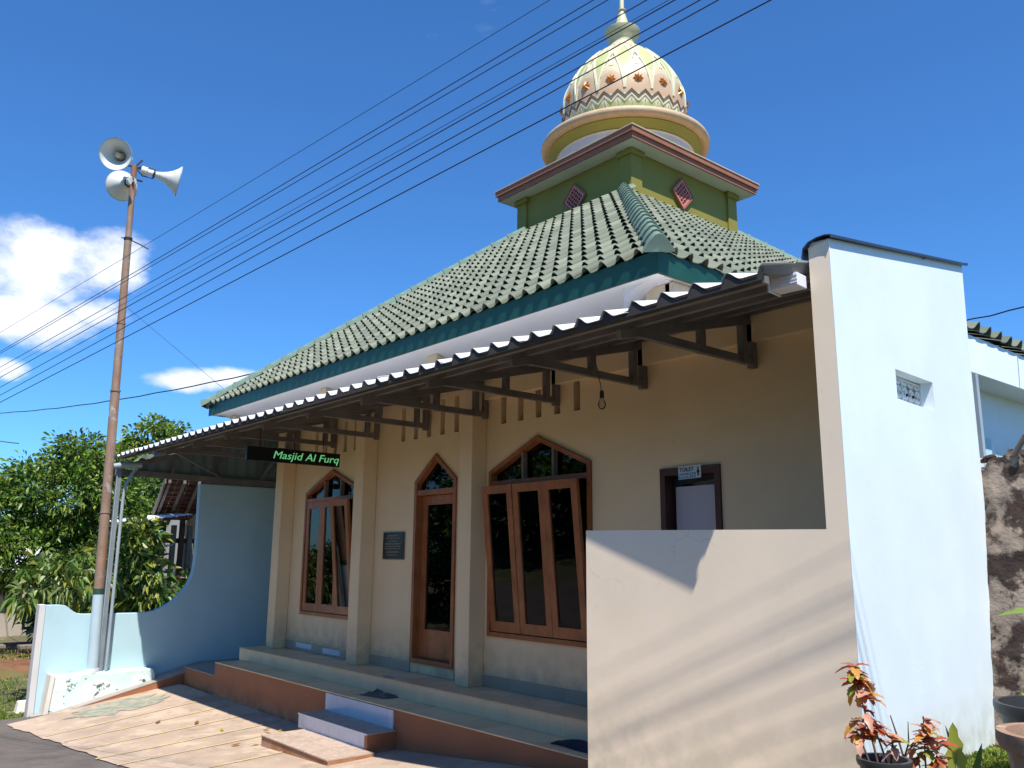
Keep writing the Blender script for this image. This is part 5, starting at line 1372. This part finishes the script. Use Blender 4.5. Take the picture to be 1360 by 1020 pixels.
for i in range(nx):
    a = i * (nz + 1) + nz; b = k0 + 2 * i; mb.f += [(a, a + nz + 1, b + 2, b), (b, b + 2, b + 3, b + 1)]
put('wall_face', mb, M['stone'], ow, smooth=40, fixn=False)
# crumbly coping stones
for i in range(12):
    x = -2.60 + i * 0.17 + random.uniform(-.03, .03); s = random.uniform(0.05, 0.085)
    P_ = MB().lathe([(0.0, -0.6 * s), (s * 0.9, -0.4 * s), (s, 0.1 * s), (s * 0.6, 0.55 * s), (0, 0.65 * s)], 7, lambda a, b, c_, x=x, s=s: (x + a + 0.2 * c_, 6.99 + b * 0.9, 2.17 + c_ * 0.8 + 0.2 * a), False)
    put('coping_stone', P_, M['stone'], ow, smooth=20)
pi_ = thing('broken_pipe', 'short broken pipe stub sticking out of the top of the old wall', 'pipe', (-2.3, 6.9, 2.2))
put('pipe_stub', MB().lathe([(0.024, 0), (0.024, 0.26), (0.017, 0.26), (0.017, 0.02)], 14, lambda x, y, z: (-2.43 + x + z * 0.50, 6.93 + y - 0.30 * z, 2.17 + z * 0.55), False), M['twood'], pi_, smooth=40)

wg = thing('white_wing', 'white rear wing with a deep overhanging beam above the old wall', 'building', (-3, 9, 2))
box('wing_wall', -3.15, -3.0, 7.10, 14, 0.2, 3.0, M['white'], wg)
box('overhang_beam', -3.6, -2.72, 7.08, 14, 2.885, 3.20, M['white'], wg, bevel=0.004)
box('slit_window', -2.998, -2.985, 7.88, 8.04, 2.18, 2.46, M['blue'], wg)
box('downpipe', -2.76, -2.70, 7.10, 7.15, 2.20, 2.88, M['pipe'], wg)
wr = put('wing_roof', MB().add([(-2.74, 7.0, 3.21), (-2.74, 14, 3.21), (-5.0, 14, 4.1), (-5.0, 7.0, 4.1), (-2.74, 7.0, 3.18), (-2.74, 14, 3.18), (-5.0, 14, 4.06), (-5.0, 7.0, 4.06)], [(0, 1, 2, 3), (4, 7, 6, 5), (0, 4, 5, 1), (1, 5, 6, 2), (2, 6, 7, 3), (3, 7, 4, 0)]), M['fascia'], wg)
e1 = Vector((0, 1, 0)); e2 = Vector((-2.26, 0, 0.89)).normalized(); nn = e1.cross(e2)
bs = wloc(wr)
for r_ in range(6):
    for i in range(14):
        p = Vector((-2.72, 7.0, 3.225)) + e1 * (i * TWD) + e2 * (r_ * GA - 0.03) + nn * 0.0
        o = bpy.data.objects.new('wing_roof_tile', tile_meshes[(i * 3 + r_) % 4]); COL.objects.link(o); o.parent = wr
        o.matrix_basis = Matrix.Translation(p - bs) @ Matrix((e1, e2, nn)).transposed().to_4x4()

def pot(name, label, base, r0, r1, h, mat, lip=0.02, group=None):
    t = thing(name, label, 'plant pot', base, group)
    T = lambda x, y, z: (base[0] + x, base[1] + y, base[2] + z)
    put('pot_body', MB().lathe([(0.0, 0.0), (r0, 0.0), (lerp(r0, r1, .9), h * 0.86), (r1 + lip * 0.6, h * 0.87), (r1 + lip, h * 0.93), (r1 + lip * 0.9, h), (r1 - 0.008, h), (r1 - 0.016, h * 0.88), (r1 - 0.02, h * 0.80), (0.0, h * 0.80)], 40, T, False), mat, t, smooth=35)
    put('soil', MB().lathe([(0.0, h * 0.86), (r1 * 0.6, h * 0.85), (r1 - 0.018, h * 0.82)], 24, T, False), M['soil'], t, smooth=True)
    return t
pot('terracotta_pot', 'large empty worn terracotta pot at the lower right corner', (-1.33, 3.98, 0.20), 0.15, 0.205, 0.53, M['terra'], 0.03)
bp_ = pot('black_pot', 'large black plastic plant pot standing against the old wall', (-1.80, 5.40, 0.22), 0.22, 0.30, 0.42, M['blackpot'], 0.02)
cpb = (-2.18, 4.18, 0.215)
pot('black_pot', 'small black pot holding the red leaved plant by the wall corner', cpb, 0.085, 0.115, 0.25, M['blackpot'], 0.012)

def leaf_blade(mb, base, d, L, W, nrm, lobes=0, bend=0.3, mi=None, k=0, n=6):
    """curved blade with a folded midrib, optional scalloped edge"""
    base = Vector(base); d = Vector(d).normalized(); nrm = Vector(nrm); s = d.cross(nrm).normalized(); up = s.cross(d).normalized()
    i0 = len(mb.v)
    for i in range(n + 1):
        t = i / n; c_ = base + d * (L * t) + up * (-bend * L * t * t)
        w = W * math.sin(math.pi * min(1, 0.08 + t * 0.92)) ** 0.7 * (1 - 0.25 * t)
        if lobes: w *= 1 - 0.32 * (i % 2)
        mb.v += [tuple(c_ - s * w + up * w * 0.25), tuple(c_), tuple(c_ + s * w + up * w * 0.25)]
    for i in range(n):
        a = i0 + 3 * i
        mb.f += [(a, a + 1, a + 4, a + 3), (a + 1, a + 2, a + 5, a + 4)]
        if mi is not None: mi += [k, k]
def croton(label, stems, cat='plant'):
    t = thing('red_leaved_plant', label, cat, stems[0][0])
    mats = [M['cr1'], M['cr2'], M['cr3'], M['g4'], M['stem']]
    for (b0, pts, heads) in stems:
        put('stem', MB().tube([Vector(p) for p in pts], [0.006 * (1 - 0.4 * i / (len(pts) - 1)) for i in range(len(pts))], 6), M['stem'], t, smooth=True)
        for (hc, nl, sz, w_) in heads:
            mb = MB(); mi = []
            for q in range(nl):
                a = q * 2.4 + random.uniform(-.4, .4); el = random.uniform(-0.7, 0.8)
                d = Vector((math.cos(a), math.sin(a), el)); hp = Vector(hc) + Vector((0, 0, random.uniform(-.6, .6) * sz))
                leaf_blade(mb, hp, d, sz * random.uniform(0.7, 1.2), sz * 0.36, (random.uniform(-.3, .3), random.uniform(-.3, .3), 1), 1, random.uniform(0.2, 0.7), mi, int(rng.choice(5, p=w_)), 7)
            put('leaf_cluster', mb, mats, t, mi=mi, fixn=False, smooth=60)
    return t
b = Vector(cpb) + Vector((0, 0, 0.21))
def stem_(dx, dy, h, lean=(0, 0)):
    return [tuple(b + Vector((dx, dy, 0))), tuple(b + Vector((dx + lean[0] * 0.4, dy + lean[1] * 0.4, h * 0.45))), tuple(b + Vector((dx + lean[0], dy + lean[1], h)))]
w1 = [0.40, 0.32, 0.16, 0.12, 0]; w2 = [0.25, 0.15, 0.45, 0.15, 0]
S1 = stem_(-0.03, 0.0, 0.40, (-0.10, 0.02)); S2 = stem_(0.0, 0.03, 0.16, (-0.05, 0.0)); S3 = stem_(0.03, 0.0, 0.12, (0.02, 0.0)); S4 = stem_(-0.06, -0.02, 0.15, (-0.06, 0))
def off(p, *d): return tuple(Vector(p) + Vector(d))
croton('tall potted plant with lobed rust red and orange leaves by the wall corner',
       [(tuple(b), S1, [(S1[2], 22, 0.085, [0.28, 0.42, 0.12, 0.18, 0]), (off(S1[2], 0.03, 0, -0.05), 12, 0.085, w1), (off(S1[2], 0.07, 0, -0.05), 5, 0.10, w2), (off(S1[1], -0.01, 0, 0.03), 12, 0.075, [0.7, 0.1, 0.2, 0, 0])]),
        (tuple(b), S2, [(S2[2], 18, 0.075, w2)]), (tuple(b), S3, [(S3[2], 15, 0.07, [0.1, 0.3, 0.25, 0.35, 0])]), (tuple(b), S4, [(S4[2], 15, 0.08, w2)])])
g0 = Vector((-2.10, 4.42, 0.20))
def st2(dx, dy, h, lean): return [tuple(g0 + Vector((dx, dy, 0))), tuple(g0 + Vector((dx + lean[0] * .4, dy + lean[1] * .4, h * .5))), tuple(g0 + Vector((dx + lean[0], dy + lean[1], h)))]
Q1 = st2(0, 0, 0.44, (0.0, 0.03)); Q2 = st2(0.03, 0, 0.30, (0.03, 0.02)); Q3 = st2(-0.02, 0.02, 0.26, (-0.02, 0))
croton('shorter bushy plant with pinkish red lobed leaves in front of the white wall',
       [(tuple(g0), Q1, [(off(Q1[2], 0.01, 0, -0.05), 15, 0.075, w2), (off(Q1[1], 0.01, 0, 0.1), 16, 0.08, w2)]), (tuple(g0), Q2, [(Q2[2], 10, 0.08, [0.6, 0.1, 0.3, 0, 0]), (off(Q2[2], 0, 0, -0.08), 8, 0.08, [0.7, 0.1, 0.2, 0, 0])]), (tuple(g0), Q3, [(Q3[2], 8, 0.075, w1)])])
tw = thing('bare_twig', 'thin leafless forked twig between the two red plants', 'twig', (-2.22, 4.45, 0.2))
put('twig_branch', MB().tube([(-2.22, 4.45, 0.2), (-2.215, 4.45, 0.42), (-2.24, 4.45, 0.52), (-2.27, 4.45, 0.62)], [0.007, 0.006, 0.005, 0.003], 5).tube([(-2.215, 4.45, 0.42), (-2.19, 4.46, 0.5), (-2.185, 4.46, 0.60)], [0.005, 0.004, 0.002], 5).tube([(-2.218, 4.45, 0.38), (-2.15, 4.45, 0.44)], [0.005, 0.003], 5), M['stem'], tw, smooth=True)
bl_ = thing('broad_leaf_plant', 'plant with one broad upright yellow green leaf and pale midrib', 'plant', (-1.98, 4.50, 0.2))
mb = MB(); mi = []
leaf_blade(mb, (-1.985, 4.50, 0.26), (-0.04, 0.1, 1), 0.36, 0.062, (0.5, -0.9, 0.1), 1, -0.06, mi, 0, 11)
leaf_blade(mb, (-1.96, 4.50, 0.22), (0.7, 0.1, 0.45), 0.24, 0.05, (0, -0.2, 1), 1, 0.3, mi, 1, 8)
leaf_blade(mb, (-2.0, 4.50, 0.22), (-0.8, -0.1, 0.3), 0.20, 0.05, (0, -0.2, 1), 1, 0.3, mi, 0, 8)
put('leaf', mb, [M['g4'], M['g2']], bl_, mi=mi, fixn=False, smooth=50)
put('midrib', MB().tube([(-1.975, 4.49, 0.2), (-1.988, 4.505, 0.38), (-1.995, 4.535, 0.56)], [0.007, 0.005, 0.002], 6), M['g5'], bl_, smooth=True)
ag = thing('spiky_plant', 'dark narrow pointed leaf plant close to the foot of the white wall', 'plant', (-2.12, 4.95, 0.2))
mb = MB(); mi = []
for a, e, L_ in ((0.0, 3.2, 0.30), (2.0, 2.4, 0.24), (4.0, 2.2, 0.22), (3.1, 3.0, 0.36)):
    leaf_blade(mb, (-2.12, 4.95, 0.18), (math.cos(a), math.sin(a), e), L_, 0.022, (math.sin(a), -math.cos(a), 0.2), 0, -0.05, mi, 0, 6)
put('leaf', mb, [M['g3']], ag, mi=mi, fixn=False, smooth=50)
hv = thing('green_leaf_branch', 'drooping bright yellow green leaves reaching in from the right edge', 'plant', (-1.5, 4.4, 1.2))
mb = MB(); mi = []
put('stalk', MB().tube([(-1.2, 4.6, 0.62), (-1.28, 4.5, 1.0), (-1.40, 4.42, 1.17)], 0.008, 6), M['g4'], hv)
for (p, d, L_, W_, k) in (((-1.42, 4.40, 1.17), (-0.9, -0.3, 0.22), 0.24, 0.045, 0), ((-1.42, 4.40, 1.17), (-0.3, -0.6, -0.25), 0.22, 0.05, 1), ((-1.36, 4.42, 1.19), (0.5, -0.6, 0.2), 0.25, 0.05, 0), ((-1.38, 4.42, 1.16), (0.3, -0.8, -0.3), 0.25, 0.05, 1), ((-1.40, 4.42, 1.18), (0.1, 0.3, 0.5), 0.2, 0.05, 0)):
    leaf_blade(mb, p, d, L_, W_, (0.1, -0.4, 1), 1, 0.35, mi, k, 9)
put('leaf', mb, [M['g2'], M['g4']], hv, mi=mi, fixn=False, smooth=50)
sm = thing('seedling', 'small green sprout beside the black pot at the foot of the old wall', 'plant', (-2.06, 5.62, 0.2))
mb = MB(); mi = []
for q in range(14):
    a = q * 2.4; leaf_blade(mb, (-2.06 + random.uniform(-.03, .03), 5.62 + random.uniform(-.03, .03), 0.60), (math.cos(a), math.sin(a), random.uniform(.2, 1.4)), 0.07, 0.018, (0, 0, 1), 0, 0.3, mi, q % 2, 4)
put('stalk', MB().tube([(-2.06, 5.62, 0.2), (-2.06, 5.62, 0.6)], 0.008, 6), M['stem'], sm)
put('leaf', mb, [M['g4'], M['g2']], sm, mi=mi, fixn=False)
tg = grass('ground_grass', 'bright grass and weeds at the foot of the white wall', [(-2.42, -0.9, 4.1, 6.5, 0.6), (-2.62, -1.6, 5.0, 6.5, 0.5)], 9000, 0.075)

# ------------------------------------------------------------------ trees and hedge across the road (mirrored in the window glass, shading the porch from the low sky)
names = ['wide', 'tall', 'bushy', 'leaning', 'spreading', 'dense', 'loose']
for i, (x, y, h) in enumerate(((-21, -8.5, 6.5), (-27, -11, 8), (-34, -13, 8.5), (-14.5, -8.5, 6.5), (-8, -9, 7.0), (-1, -9.5, 6.5), (7, -9.5, 7.0))):
    tree('roadside_tree', names[i] + ' leafy tree across the road, seen only as a reflection in the window glass', 'tree', (x, y, -1.1),
         [(0, 0, 0), (0.1, 0, h * 0.3), (0, 0, h * 0.6)], [[(0, 0, h * 0.3), (0.6, 0.5, h * 0.55)], [(0, 0, h * 0.3), (-0.6, -0.5, h * 0.6)]],
         [((x, y, h * 0.55 - 0.5), (2.8, 2.2, h * 0.36)), ((x + 1.5, y + 0.5, h * 0.35), (2.2, 1.5, h * 0.26)), ((x - 2, y, h * 0.3), (2.2, 1.5, h * 0.26))], 210, 26, 0.65, 0.34, 0.18, [M['g1'], M['g2'], M['g3']], [0.4, 0.2, 0.4], group='trees across the road')
P, D = crown_pts([(np.array((x, -8.0 - 0.3 * abs(x + 8) ** 0.5, 0.2)), (2.2, 0.9, 1.6)) for x in range(-44, 16, 3)], 900, 26, 0.5)
me = leaves_mesh('roadside_hedge', P, D, 0.32, 0.18, [M['g3'], M['g1']], 0.2, [0.6, 0.4])
o = bpy.data.objects.new('roadside_hedge', me); COL.objects.link(o); props(o, 'leafy hedge across the road, out of frame and mirrored in the windows', 'hedge', kind='stuff')
